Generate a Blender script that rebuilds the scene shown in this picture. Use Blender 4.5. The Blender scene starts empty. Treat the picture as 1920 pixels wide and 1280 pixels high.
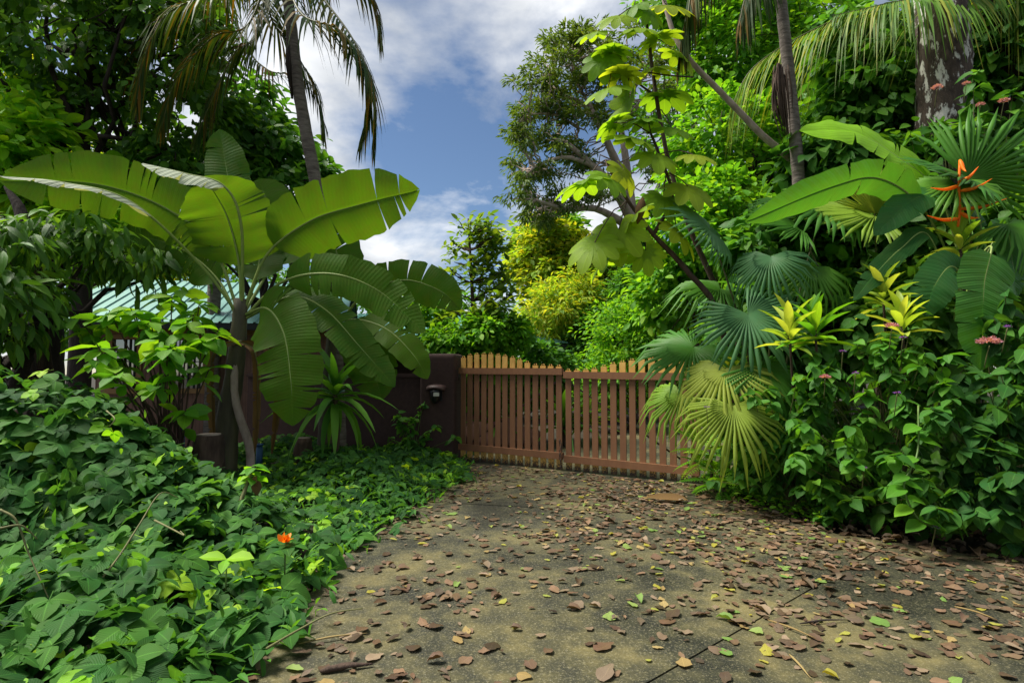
import bpy, math, random
import numpy as np
from mathutils import Vector, Matrix

random.seed(7)
rng = np.random.default_rng(11)
R = math.radians
scene = bpy.context.scene
col = scene.collection

# ------------------------------------------------------------------ camera
CAM_Z, FPX, PITCH = 1.5, 1048.0, math.atan(60.0 / 1048.0)
cam_d = bpy.data.cameras.new("camera")
cam_d.sensor_width = 36.0
cam_d.lens = 36.0 * FPX / 1920.0
cam_d.clip_start = 0.05
cam_d.clip_end = 3000.0
cam = bpy.data.objects.new("camera", cam_d)
cam.location = (0, 0, CAM_Z)
cam.rotation_euler = (math.pi / 2 + PITCH, 0, 0)
col.objects.link(cam)
scene.camera = cam

# ------------------------------------------------------------------ world, sun, exposure
SUN_EL, SUN_AZ = 60.0, -82.0          # azimuth measured from +Y towards +X
world = bpy.data.worlds.new("World")
scene.world = world
world.use_nodes = True
nt = world.node_tree
nt.nodes.clear()
def N(t, **kw):
    n = nt.nodes.new(t)
    for k, v in kw.items():
        setattr(n, k, v)
    return n
out = N("ShaderNodeOutputWorld")
bg = N("ShaderNodeBackground")
bg.inputs["Strength"].default_value = 0.06
sky = N("ShaderNodeTexSky", sky_type='NISHITA', sun_disc=False)
sky.sun_elevation = R(SUN_EL)
sky.sun_rotation = R(SUN_AZ)
sky.air_density = 1.0
sky.dust_density = 0.1
sky.ozone_density = 4.0
tc = N("ShaderNodeTexCoord")
sep = N("ShaderNodeSeparateXYZ")
nt.links.new(tc.outputs["Generated"], sep.inputs[0])
def math_node(op, a, b=None, clamp=False):
    m = N("ShaderNodeMath", operation=op)
    m.use_clamp = clamp
    for i, v in enumerate((a, b)):
        if v is None:
            continue
        if isinstance(v, (int, float)):
            m.inputs[i].default_value = v
        else:
            nt.links.new(v, m.inputs[i])
    return m.outputs[0]
zz = math_node('ADD', math_node('MAXIMUM', sep.outputs[2], 0.0), 0.22)
cx = math_node('DIVIDE', sep.outputs[0], zz)
cy = math_node('DIVIDE', sep.outputs[1], zz)
comb = N("ShaderNodeCombineXYZ")
nt.links.new(cx, comb.inputs[0]); nt.links.new(cy, comb.inputs[1])
mp = N("ShaderNodeMapping")
mp.inputs["Location"].default_value = (3.40, 0.36, 0.0)
nt.links.new(comb.outputs[0], mp.inputs[0])
n1 = N("ShaderNodeTexNoise"); n1.inputs["Scale"].default_value = 1.25; n1.inputs["Detail"].default_value = 9.0
n1.inputs["Roughness"].default_value = 0.58; n1.inputs["Distortion"].default_value = 0.35
nt.links.new(mp.outputs[0], n1.inputs["Vector"])
r1 = N("ShaderNodeValToRGB")
r1.color_ramp.elements[0].position = 0.42; r1.color_ramp.elements[1].position = 0.585
nt.links.new(n1.outputs["Fac"], r1.inputs[0])
n2 = N("ShaderNodeTexNoise"); n2.inputs["Scale"].default_value = 2.6; n2.inputs["Detail"].default_value = 7.0
mp2 = N("ShaderNodeMapping"); mp2.inputs["Location"].default_value = (7.0, 3.0, 2.0)
nt.links.new(comb.outputs[0], mp2.inputs[0]); nt.links.new(mp2.outputs[0], n2.inputs["Vector"])
r2 = N("ShaderNodeValToRGB")
r2.color_ramp.elements[0].position = 0.36; r2.color_ramp.elements[0].color = (4.4, 4.8, 5.4, 1)
r2.color_ramp.elements[1].position = 0.62; r2.color_ramp.elements[1].color = (9.6, 9.8, 10.0, 1)
nt.links.new(n2.outputs["Fac"], r2.inputs[0])
mix = N("ShaderNodeMix", data_type='RGBA')
nt.links.new(r1.outputs[0], mix.inputs[0])
nt.links.new(sky.outputs[0], mix.inputs[6]); nt.links.new(r2.outputs[0], mix.inputs[7])
nt.links.new(mix.outputs[2], bg.inputs[0]); nt.links.new(bg.outputs[0], out.inputs[0])

sun_d = bpy.data.lights.new("sun", 'SUN')
sun_d.energy = 5.0
sun_d.angle = R(22)
sun_d.color = (1.0, 0.95, 0.85)
sun = bpy.data.objects.new("sun", sun_d)
sdir = Vector((math.sin(R(SUN_AZ)) * math.cos(R(SUN_EL)), math.cos(R(SUN_AZ)) * math.cos(R(SUN_EL)), math.sin(R(SUN_EL))))
sun.rotation_euler = (-sdir).to_track_quat('-Z', 'Y').to_euler()
sun.location = (0, 0, 40)
col.objects.link(sun)
vs = scene.view_settings
vs.view_transform = 'Standard'; vs.look = 'None'; vs.gamma = 1.0; vs.use_curve_mapping = False
vs.exposure = 0.9
scene.render.engine = 'CYCLES'
cy_ = scene.cycles
cy_.max_bounces = 6; cy_.diffuse_bounces = 3; cy_.transmission_bounces = 6; cy_.glossy_bounces = 3

# ------------------------------------------------------------------ pixels to places
def P(px, py, D):
    u, v = (px - 960) / FPX, (640 - py) / FPX
    y = math.cos(PITCH) - v * math.sin(PITCH)
    z = math.sin(PITCH) + v * math.cos(PITCH)
    k = D / y
    return np.array((u * k, D, CAM_Z + z * k))
def G(px, py):
    u, v = (px - 960) / FPX, (640 - py) / FPX
    y = math.cos(PITCH) - v * math.sin(PITCH)
    z = math.sin(PITCH) + v * math.cos(PITCH)
    k = -CAM_Z / z
    return np.array((u * k, y * k, 0.0))
def S(px, D):
    return px * D / FPX

# ------------------------------------------------------------------ materials
MATS = {}
def new_mat(name):
    m = bpy.data.materials.new(name); m.use_nodes = True
    m.node_tree.nodes.clear()
    MATS[name] = m
    return m
class NT:
    def __init__(s, m): s.t = m.node_tree
    def n(s, t, **kw):
        n = s.t.nodes.new(t)
        for k, v in kw.items(): setattr(n, k, v)
        return n
    def l(s, a, b): s.t.links.new(a, b)
    def m(s, op, a, b=None, c=None, clamp=False):
        n = s.n("ShaderNodeMath", operation=op); n.use_clamp = clamp
        for i, v in enumerate((a, b, c)):
            if v is None: continue
            if isinstance(v, (int, float)): n.inputs[i].default_value = v
            else: s.l(v, n.inputs[i])
        return n.outputs[0]
    def mix(s, f, a, b, blend='MIX'):
        n = s.n("ShaderNodeMix", data_type='RGBA', blend_type=blend)
        for i, v in ((0, f), (6, a), (7, b)):
            if isinstance(v, (int, float)): n.inputs[i].default_value = v
            elif isinstance(v, tuple): n.inputs[i].default_value = (*v[:3], 1)
            else: s.l(v, n.inputs[i])
        return n.outputs[2]
    def ramp(s, f, stops):
        n = s.n("ShaderNodeValToRGB"); e = n.color_ramp.elements
        while len(e) < len(stops): e.new(0.5)
        for i, (p, c) in enumerate(stops):
            e[i].position = p; e[i].color = (*c, 1) if len(c) == 3 else c
        s.l(f, n.inputs[0]); return n.outputs[0]
    def noise(s, vec, scale, detail=4.0, rough=0.55, dist=0.0):
        n = s.n("ShaderNodeTexNoise"); n.inputs["Scale"].default_value = scale
        n.inputs["Detail"].default_value = detail; n.inputs["Roughness"].default_value = rough
        n.inputs["Distortion"].default_value = dist
        if vec is not None: s.l(vec, n.inputs["Vector"])
        return n.outputs["Fac"]

def leaf_mat(name, cols, trans=0.38, rough=0.42, veins='pinnate', vk=8.0, spec=0.2, tmul=1.9, spots=0.25, vein_l=1.5, gain=1.35):
    cols = [(a * gain * .92, b * gain, c_ * gain * .8) for a, b, c_ in cols]; rough = rough + .08
    m = new_mat(name); t = NT(m)
    at = t.n("ShaderNodeAttribute"); at.attribute_name = "luv"
    sp = t.n("ShaderNodeSeparateXYZ"); t.l(at.outputs["Vector"], sp.inputs[0])
    u, v, tint = sp.outputs
    oi = t.n("ShaderNodeObjectInfo")
    rnd = t.m('FRACT', t.m('ADD', tint, t.m('MULTIPLY', oi.outputs["Random"], 0.999)))
    k = len(cols)
    c = t.ramp(rnd, [(i / (k - 1), cc) for i, cc in enumerate(cols)])
    geo = t.n("ShaderNodeNewGeometry")
    nz = t.noise(geo.outputs["Position"], 9.0, 3.0, 0.6)
    c = t.mix(t.ramp(nz, [(0.35, (0, 0, 0)), (0.75, (spots, spots, spots))]), c, tuple(x * 0.55 + y * 0.45 for x, y in zip(cols[0], (0.16, 0.15, 0.02))))
    au = t.m('ABSOLUTE', u)
    bump_h = None
    if veins != 'none':
        mid = t.ramp(au, [(0.0, (1, 1, 1)), (0.09, (0, 0, 0))])
        if veins == 'pinnate':
            w = t.m('SINE', t.m('MULTIPLY', t.m('SUBTRACT', t.m('MULTIPLY', v, vk), t.m('MULTIPLY', au, 2.2)), 6.283))
            bump_h = t.m('MULTIPLY', t.m('POWER', t.m('ABSOLUTE', w), 0.5), 1.0)
            line = t.ramp(t.m('ABSOLUTE', w), [(0.0, (0.5, 0.5, 0.5)), (0.16, (0, 0, 0))])
            msk = t.m('MAXIMUM', mid, line)
        else:
            w = t.m('SINE', t.m('MULTIPLY', t.m('SUBTRACT', t.m('MULTIPLY', v, vk), t.m('MULTIPLY', au, 1.2)), 6.283))
            w2 = t.m('SINE', t.m('MULTIPLY', t.m('SUBTRACT', t.m('MULTIPLY', v, vk * 2.7), t.m('MULTIPLY', au, 3.2)), 6.283))
            bump_h = t.m('ADD', w, t.m('MULTIPLY', w2, 0.5))
            msk = t.m('MULTIPLY', t.m('MULTIPLY_ADD', w, 0.5, 0.5), 0.14)
            msk = t.m('MAXIMUM', msk, mid)
        c = t.mix(t.m('MULTIPLY', msk, 0.55), c, t.mix(1.0, c, (vein_l, vein_l, vein_l * 0.9), 'MULTIPLY'))
    pb = t.n("ShaderNodeBsdfPrincipled")
    t.l(c, pb.inputs["Base Color"]); pb.inputs["Roughness"].default_value = rough
    pb.inputs["Specular IOR Level"].default_value = spec
    if bump_h is not None:
        b = t.n("ShaderNodeBump"); b.inputs["Strength"].default_value = 0.25; b.inputs["Distance"].default_value = 0.01
        t.l(bump_h, b.inputs["Height"]); t.l(b.outputs[0], pb.inputs["Normal"])
    tr = t.n("ShaderNodeBsdfTranslucent")
    t.l(t.mix(1.0, c, (tmul * 1.15, tmul, tmul * 0.35), 'MULTIPLY'), tr.inputs["Color"])
    ms = t.n("ShaderNodeMixShader"); ms.inputs[0].default_value = trans
    t.l(pb.outputs[0], ms.inputs[1]); t.l(tr.outputs[0], ms.inputs[2])
    o = t.n("ShaderNodeOutputMaterial"); t.l(ms.outputs[0], o.inputs[0])
    return m

def plain_mat(name, c1, c2=None, scale=6.0, rough=0.7, bump=0.3, stretch=(1, 1, 1), c3=None, c3r=(0.6, 0.7), spec=0.3, metal=0.0, bdist=0.01, detail=6.0):
    m = new_mat(name); t = NT(m)
    tcn = t.n("ShaderNodeTexCoord"); mpn = t.n("ShaderNodeMapping")
    mpn.inputs["Scale"].default_value = stretch
    t.l(tcn.outputs["Object"], mpn.inputs[0])
    nz = t.noise(mpn.outputs[0], scale, detail, 0.62)
    c2 = c2 or tuple(x * 0.7 for x in c1)
    c = t.ramp(nz, [(0.3, c2), (0.7, c1)])
    if c3:
        nz3 = t.noise(mpn.outputs[0], scale * 0.45 + 1.3, 5.0, 0.65)
        c = t.mix(t.ramp(nz3, [(c3r[0], (0, 0, 0)), (c3r[1], (1, 1, 1))]), c, c3)
    pb = t.n("ShaderNodeBsdfPrincipled"); t.l(c, pb.inputs["Base Color"])
    pb.inputs["Roughness"].default_value = rough; pb.inputs["Specular IOR Level"].default_value = spec
    pb.inputs["Metallic"].default_value = metal
    if bump:
        b = t.n("ShaderNodeBump"); b.inputs["Strength"].default_value = bump; b.inputs["Distance"].default_value = bdist
        t.l(nz, b.inputs["Height"]); t.l(b.outputs[0], pb.inputs["Normal"])
    o = t.n("ShaderNodeOutputMaterial"); t.l(pb.outputs[0], o.inputs[0])
    return m

# ------------------------------------------------------------------ mesh building
class MB:
    def __init__(s):
        s.v, s.lp, s.tt, s.luv, s.mi, s.n = [], [], [], [], [], 0
    def raw(s, v, loops, tot, luv, mi=0):
        v = np.asarray(v, dtype=np.float64)
        s.v.append(v); s.lp.append(np.asarray(loops, dtype=np.int64) + s.n); s.tt.append(np.asarray(tot, dtype=np.int64))
        s.luv.append(np.asarray(luv, dtype=np.float64)); s.mi.append(np.full(len(tot), mi, dtype=np.int64)); s.n += len(v)
    def faces(s, v, faces, luv=None, tint=0.0, mi=0):
        v = np.asarray(v, dtype=np.float64)
        if luv is None: luv = np.zeros((len(v), 2))
        luv = np.asarray(luv, dtype=np.float64)
        if luv.shape[1] == 2: luv = np.column_stack([luv, np.full(len(v), tint)])
        s.raw(v, [i for f in faces for i in f], [len(f) for f in faces], luv, mi)
    def box(s, c, half, ax=None, mi=0):
        c = np.asarray(c, float)
        ax = np.eye(3) if ax is None else np.asarray(ax, float)
        vs_ = [c + ax[0] * half[0] * i + ax[1] * half[1] * j + ax[2] * half[2] * k for i in (-1, 1) for j in (-1, 1) for k in (-1, 1)]
        s.faces(vs_, [(0, 1, 3, 2), (4, 6, 7, 5), (0, 4, 5, 1), (2, 3, 7, 6), (0, 2, 6, 4), (1, 5, 7, 3)], mi=mi)
    def tube(s, pts, rad, sides=8, tint=0.0, caps=True, wob=0.0, mi=0):
        pts = np.asarray(pts, float); n = len(pts)
        rad = np.broadcast_to(np.asarray(rad, float), (n,)) if np.ndim(rad) else np.full(n, rad)
        tan = np.gradient(pts, axis=0); tan /= np.linalg.norm(tan, axis=1)[:, None] + 1e-9
        ref = np.array((0., 0, 1)) if abs(tan[0][2]) < 0.9 else np.array((1., 0, 0))
        a = np.cross(tan[0], ref); a /= np.linalg.norm(a)
        vv, uv = [], []
        ang = np.arange(sides) / sides * 2 * math.pi
        for i in range(n):
            a = a - tan[i] * np.dot(a, tan[i]); a /= np.linalg.norm(a) + 1e-9
            b = np.cross(tan[i], a)
            r = rad[i] * (1 + wob * rng.standard_normal(sides))
            vv.append(pts[i] + np.outer(np.cos(ang) * r, a) + np.outer(np.sin(ang) * r, b))
            uv.append(np.column_stack([np.cos(ang), np.full(sides, i / max(1, n - 1))]))
        fs = [(i * sides + j, i * sides + (j + 1) % sides, (i + 1) * sides + (j + 1) % sides, (i + 1) * sides + j) for i in range(n - 1) for j in range(sides)]
        if caps:
            fs.append(tuple(range(sides))[::-1]); fs.append(tuple((n - 1) * sides + j for j in range(sides)))
        s.faces(np.concatenate(vv), fs, np.concatenate(uv), tint, mi)
    def prism(s, poly, z0, z1, mi=0):
        n = len(poly)
        v = [(x, y, z0) for x, y in poly] + [(x, y, z1) for x, y in poly]
        fs = [tuple(range(n))[::-1], tuple(range(n, 2 * n))] + [(i, (i + 1) % n, n + (i + 1) % n, n + i) for i in range(n)]
        s.faces(v, fs, mi=mi)
    def mesh(s, name, mats, smooth=True, off=(0, 0, 0)):
        v = np.concatenate(s.v) - np.asarray(off, float); lp = np.concatenate(s.lp); tt = np.concatenate(s.tt); luv = np.concatenate(s.luv)
        me = bpy.data.meshes.new(name)
        me.vertices.add(len(v)); me.vertices.foreach_set("co", v.astype(np.float32).ravel())
        me.loops.add(len(lp)); me.loops.foreach_set("vertex_index", lp.astype(np.int32))
        me.polygons.add(len(tt)); st = np.concatenate([[0], np.cumsum(tt)[:-1]])
        me.polygons.foreach_set("loop_start", st.astype(np.int32))
        me.polygons.foreach_set("loop_total", tt.astype(np.int32))
        me.polygons.foreach_set("use_smooth", np.full(len(tt), smooth, dtype=bool))
        me.polygons.foreach_set("material_index", np.concatenate(s.mi).astype(np.int32))
        a = me.attributes.new("luv", 'FLOAT_VECTOR', 'POINT'); a.data.foreach_set("vector", luv.astype(np.float32).ravel())
        for m in (mats if isinstance(mats, (list, tuple)) else [mats]):
            me.materials.append(m if not isinstance(m, str) else MATS[m])
        me.update(calc_edges=True); me.validate()
        return me
    def build(s, name, mats, parent=None, smooth=True, loc=None, **props):
        wl = wloc(parent) if parent is not None else np.zeros(3)
        o_l = np.asarray(loc, float) if loc is not None else wl
        o = bpy.data.objects.new(name, s.mesh(name, mats, smooth, o_l))
        col.objects.link(o)
        o.location = o_l - wl
        if parent is not None: o.parent = parent
        for k, val in props.items(): o[k] = val
        return o
def wloc(o):
    p = np.zeros(3)
    while o is not None:
        p = p + np.array(o.location); o = o.parent
    return p
def thing(name, label, cat, loc, group=None):
    o = bpy.data.objects.new(name, None); o.empty_display_size = 0.1
    col.objects.link(o); o.location = tuple(loc); o["label"] = label; o["category"] = cat
    if group: o["group"] = group
    return o
def tag(o, label, cat=None, group=None, kind=None):
    o["label"] = label
    if cat: o["category"] = cat
    if group: o["group"] = group
    if kind: o["kind"] = kind
    return o

def unit(a):
    a = np.asarray(a, float); return a / (np.linalg.norm(a, axis=-1, keepdims=True) + 1e-9)
def frames(d, n):
    d = unit(d); x = unit(np.cross(d, n)); z = np.cross(x, d)
    return np.stack([x, d, z], axis=-1)
def catmull(pts, n):
    pts = np.asarray(pts, float)
    p = np.vstack([2 * pts[0] - pts[1], pts, 2 * pts[-1] - pts[-2]])
    k = len(pts) - 1; outp = []
    for t in np.linspace(0, k, n):
        i = min(int(t), k - 1); f = t - i
        a, b, c, d = p[i], p[i + 1], p[i + 2], p[i + 3]
        outp.append(0.5 * (2 * b + (c - a) * f + (2 * a - 5 * b + 4 * c - d) * f * f + (3 * b - a - 3 * c + d) * f ** 3))
    return np.array(outp)

# ---- leaf templates: length 1 along +Y, faces up +Z
class Tpl:
    def __init__(s, v, faces, uv):
        s.v = np.asarray(v, float); s.loops = np.array([i for f in faces for i in f]); s.tot = np.array([len(f) for f in faces]); s.uv = np.asarray(uv, float)
        s.cache = {}
def t_leaf(W, ts, prof, fold=0.25, droop=0.15, wave=0.0, stalk=0.0, twist=0.0):
    v, uv, f = [], [], []
    rows = []
    for i, t in enumerate(ts):
        w = W * prof(t); y = t * (1 - 0.25 * droop * t); z = -droop * t * t
        if w < 1e-4:
            rows.append([len(v)]); v.append((0, y, z)); uv.append((0, t))
        else:
            r = []
            for c in (-1, 0, 1):
                r.append(len(v)); v.append((c * w, y, z + abs(c) * w * fold + c * wave * math.sin(i * 2.1) + twist * c * w * t)); uv.append((c, t))
            rows.append(r)
    for a, b in zip(rows[:-1], rows[1:]):
        if len(a) == 1 and len(b) == 3: f += [(a[0], b[1], b[0]), (a[0], b[2], b[1])]
        elif len(a) == 3 and len(b) == 1: f += [(a[0], a[1], b[0]), (a[1], a[2], b[0])]
        elif len(a) == 3: f += [(a[0], a[1], b[1], b[0]), (a[1], a[2], b[2], b[1])]
    return Tpl(v, f, uv)
def t_join(items):
    v, uv, f, n = [], [], [], 0
    for tp, ang, sc, off in items:
        ca, sa = math.cos(ang), math.sin(ang)
        m = np.array(((ca, -sa, 0), (sa, ca, 0), (0, 0, 1)))
        vv = (tp.v * sc) @ m.T + np.asarray(off)
        v.append(vv); uv.append(tp.uv)
        k = 0
        for q in tp.tot:
            f.append(tuple(int(x) + n for x in tp.loops[k:k + q])); k += q
        n += len(vv)
    return Tpl(np.concatenate(v), f, np.concatenate(uv))
sinp = lambda t: math.sin(math.pi * t) ** 0.9 if 0 < t < 1 else 0.0
ovate = lambda t: (math.sin(math.pi * t ** 0.72) ** 0.85 if 0 < t < 1 else 0.0)
obov = lambda t: (math.sin(math.pi * t ** 1.5) ** 0.9 if 0 < t < 1 else 0.0)
T = {}
T['tiny'] = Tpl([(0, 0, 0), (-0.24, 0.5, 0.06), (0.24, 0.5, 0.06), (0, 1, -0.12)], [(0, 3, 1), (0, 2, 3)], [(0, 0), (-1, .5), (1, .5), (0, 1)])
T['tinylong'] = Tpl([(0, 0, 0), (-0.14, 0.45, 0.04), (0.14, 0.45, 0.04), (0, 1, -0.22)], [(0, 3, 1), (0, 2, 3)], [(0, 0), (-1, .5), (1, .5), (0, 1)])
T['oval'] = t_leaf(0.28, [0, .18, .45, .75, 1], sinp, 0.3, 0.18)
T['ovate'] = t_leaf(0.31, [0, .07, .2, .42, .66, .87, 1], ovate, 0.24, 0.24, 0.014)
T['broad'] = t_leaf(0.42, [0, .1, .3, .6, .85, 1], ovate, 0.2, 0.22, 0.015)
T['lance'] = t_leaf(0.13, [0, .15, .4, .7, 1], sinp, 0.35, 0.35)
T['obov'] = t_leaf(0.2, [0, .25, .55, .8, .94, 1], obov, 0.25, 0.2)
T['strap'] = t_leaf(0.075, [0, .1, .3, .5, .7, .88, 1], lambda t: (min(1, 0.55 + 3 * t) * (1 - t ** 3) if t < 1 else 0), 0.5, 0.55)
T['ti'] = t_leaf(0.12, [0, .12, .35, .6, .85, 1], lambda t: (math.sin(math.pi * (0.06 + 0.94 * t)) ** 0.75 if t < 1 else 0), 0.55, 0.28)
_o = t_leaf(0.4, [0, .07, .2, .4, .62, .85, 1], ovate, 0.16, 0.2, 0.02)
T['trifol'] = t_join([(_o, 0.0, 0.58, (0, 0.42, 0)), (_o, 1.25, 0.52, (-0.02, 0.34, 0)), (_o, -1.25, 0.52, (0.02, 0.34, 0)),
                      (t_leaf(0.02, [0.01, .5, .99], lambda t: 1, 0, 0), 0.0, 0.42, (0, 0, 0))])
def t_cecropia():
    lob = t_leaf(0.21, [0, .2, .45, .7, .88, .96, 1], lambda t: math.sin(math.pi * t ** 1.9) ** .6 if 0 < t < 1 else 0, 0.12, 0.3)
    it = []
    for k in range(9):
        a = (k - 4) * R(36)
        it.append((lob, a, (1.0 - 0.07 * abs(k - 4)) * 0.62, (0, 0, 0)))
    for k in range(8):
        it.append((t_leaf(0.26, [0, .5, 1], lambda t: math.sin(math.pi * t * .92) if t < 1 else 0, 0.05, 0.12), (k - 3.5) * R(36), 0.3, (0, 0, -0.004)))
    return t_join(it)
T['cecropia'] = t_cecropia()
def t_fan(nseg=36, spread=300, split=0.38, droop=0.4):
    v, uv, f = [], [], []
    for k in range(nseg):
        a0 = R(-spread / 2 + spread * k / nseg); a1 = R(-spread / 2 + spread * (k + 1) / nseg); am = (a0 + a1) / 2
        L = 1.0 - 0.25 * abs((k + 0.5) / nseg - 0.5) * 2 + random.uniform(-.05, .05)
        dr = droop * random.uniform(0.6, 1.5); sw = random.uniform(-.05, .05)
        b = len(v)
        def pt(a, r, z): return (math.sin(a) * r, math.cos(a) * r, z)
        sp_ = split * L
        v += [(0, 0, 0), pt(a0, sp_, -0.03), pt(am, sp_, 0.03), pt(a1, sp_, -0.03)]
        r2 = sp_ + (L - sp_) * .55
        am2 = am + sw; wd = (a1 - a0) * .30
        v += [pt(am2 - wd, r2, -0.02 - dr * .3 * .4), pt(am2, r2, 0.01 - dr * .3 * .4), pt(am2 + wd, r2, -0.02 - dr * .3 * .4), pt(am2 + sw, L * .95, -dr * .62)]
        uv += [(0, 0), (-1, .5), (0, .5), (1, .5), (-1, .8), (0, .8), (1, .8), (0, 1)]
        f += [(b, b + 2, b + 1), (b, b + 3, b + 2), (b + 1, b + 2, b + 5, b + 4), (b + 2, b + 3, b + 6, b + 5), (b + 4, b + 5, b + 7), (b + 5, b + 6, b + 7)]
    return Tpl(v, f, uv)
T['fan'] = t_fan()
T['fan_hang'] = t_fan(32, 230, 0.33, 0.85)
T['fan_up'] = t_fan(24, 170, 0.28, 0.18)
def t_fern():
    it = []
    pin = T['tinylong']
    for k in range(14):
        t = 0.12 + 0.85 * k / 13
        s_ = 0.26 * math.sin(math.pi * (t * 0.8 + 0.15))
        for sg in (-1, 1):
            it.append((pin, sg * -1.25, s_, (0, t, -0.35 * t * t)))
    it.append((t_leaf(0.008, [0.01, .35, .7, .99], lambda t: 1, 0, 0.35), 0, 1, (0, 0, 0)))
    return t_join(it)
T['fern'] = t_fern()
def t_litter(seed, W=0.35, curl=0.5, crum=0.028):
    r = random.Random(seed)
    ts = [0, .08, .22, .4, .58, .75, .9, 1]
    tp = t_leaf(W, ts, ovate, curl * r.uniform(-0.5, 1), r.uniform(-0.12, 0.12))
    tp.v[:, 2] += np.array([r.uniform(-crum, crum) for _ in tp.v]); tp.v[:, 0] *= np.array([r.uniform(.72, 1.25) for _ in tp.v]); tp.v[:, 1] += np.array([r.uniform(-.05, .05) for _ in tp.v])
    tp.v[:, 1] -= 0.5
    tp.v[:, 2] -= tp.v[:, 2].min() - 0.015
    return tp
LIT = [t_litter(i, random.uniform(.24, .40), random.uniform(0.1, 1.0), random.uniform(.02, .06)) for i in range(16)]

def scatter(mb, tp, pos, d, n, size, tint=None, wid=None):
    k = len(pos)
    if k == 0: return
    pos = np.asarray(pos, float); size = np.broadcast_to(np.asarray(size, float), (k,))
    Rm = frames(np.broadcast_to(d, (k, 3)), np.broadcast_to(n, (k, 3)))
    tv = tp.v[None] * size[:, None, None]
    if wid is not None: tv = tv * np.stack([wid, np.ones(k), np.ones(k)], -1)[:, None, :]
    V = np.einsum('kij,knj->kni', Rm, tv) + pos[:, None, :]
    m = len(tp.v)
    lp = (tp.loops[None] + (np.arange(k) * m)[:, None]).ravel()
    tint = rng.random(k) if tint is None else np.broadcast_to(tint, (k,))
    luv = np.concatenate([np.broadcast_to(tp.uv[None], (k, m, 2)), np.broadcast_to(tint[:, None, None], (k, m, 1))], -1)
    mb.raw(V.reshape(-1, 3), lp, np.tile(tp.tot, k), luv.reshape(-1, 3))

def tpl_mesh(tp, name, mat):
    key = (mat, name)
    if key not in tp.cache:
        m = MB(); m.raw(tp.v, tp.loops, tp.tot, np.column_stack([tp.uv, np.zeros(len(tp.v))]))
        tp.cache[key] = m.mesh(name, mat)
    return tp.cache[key]
def leaf_objs(parent, name, tp, pos, d, n, size, mat):
    me = tpl_mesh(tp, name, mat); k = len(pos)
    Rm = frames(np.broadcast_to(d, (k, 3)), np.broadcast_to(n, (k, 3))); size = np.broadcast_to(np.asarray(size, float), (k,))
    wl = wloc(parent); res = []
    for i in range(k):
        o = bpy.data.objects.new(name, me); col.objects.link(o)
        mx = Matrix(Rm[i].tolist()).to_4x4() @ Matrix.Scale(float(size[i]), 4)
        mx.translation = Vector(pos[i] - wl)
        o.parent = parent; o.matrix_basis = mx; res.append(o)
    return res
def leafset(parent, tp, pos, d, n, size, mat, n_ind=0, name='leaf', rest='foliage'):
    pos = np.asarray(pos, float); k = len(pos)
    d = np.broadcast_to(d, (k, 3)); n = np.broadcast_to(n, (k, 3)); size = np.broadcast_to(np.asarray(size, float), (k,))
    dist = np.linalg.norm(pos - np.array((0, 0, CAM_Z)), axis=1) / size
    px = pos[:, 0] / np.maximum(pos[:, 1], .1) * FPX
    dist = dist + np.where(np.abs(px) > 1000, 1e6, 0)
    order = np.argsort(dist)
    a, b = order[:n_ind], order[n_ind:]
    if len(a): leaf_objs(parent, name, tp, pos[a], d[a], n[a], size[a], mat)
    if len(b):
        m = MB(); scatter(m, tp, pos[b], d[b], n[b], size[b])
        m.build(rest, mat, parent, kind="stuff")

def rand_unit(k):
    return unit(rng.standard_normal((k, 3)))
def blob_points(blobs, n_cl, shell=0.45):
    w = np.array([b[1][0] * b[1][1] * b[1][2] for b in blobs]) ** 0.67; w /= w.sum()
    idx = rng.choice(len(blobs), n_cl, p=w)
    c = np.array([b[0] for b in blobs])[idx]; r = np.array([b[1] for b in blobs])[idx]
    u = rand_unit(n_cl); rr = shell + (1 - shell) * rng.random(n_cl) ** 0.7
    return c + u * r * rr[:, None], u
def clump_leaves(cc, uu, rad, per, size, droop=0.35, nj=0.5, flat=0.65, svar=0.3):
    k = len(cc) * per
    c = np.repeat(cc, per, 0); o = np.repeat(uu, per, 0)
    rd = np.repeat(np.broadcast_to(rad, (len(cc),)) * rng.uniform(.6, 1.3, len(cc)), per)
    u = rand_unit(k); u[:, 2] = np.where(rng.random(k) < .6, np.abs(u[:, 2]), u[:, 2])
    p = c + u * np.array((1, 1, flat)) * (rd * rng.random(k) ** 0.5)[:, None]
    d = unit(u * np.array((1, 1, .4)) * .8 + o * .4 + rng.standard_normal((k, 3)) * .35 + np.array((0, 0, -droop)))
    n = unit(np.array((0, 0, 1.0)) + u * .45 + o * .25 + rng.standard_normal((k, 3)) * nj)
    s_ = size * rng.uniform(1 - svar, 1 + svar, k)
    return p, d, n, s_
def B(px, py, D, rx, ry, rd):
    return (P(px, py, D), (S(rx, D), rd, S(ry, D)))

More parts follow.
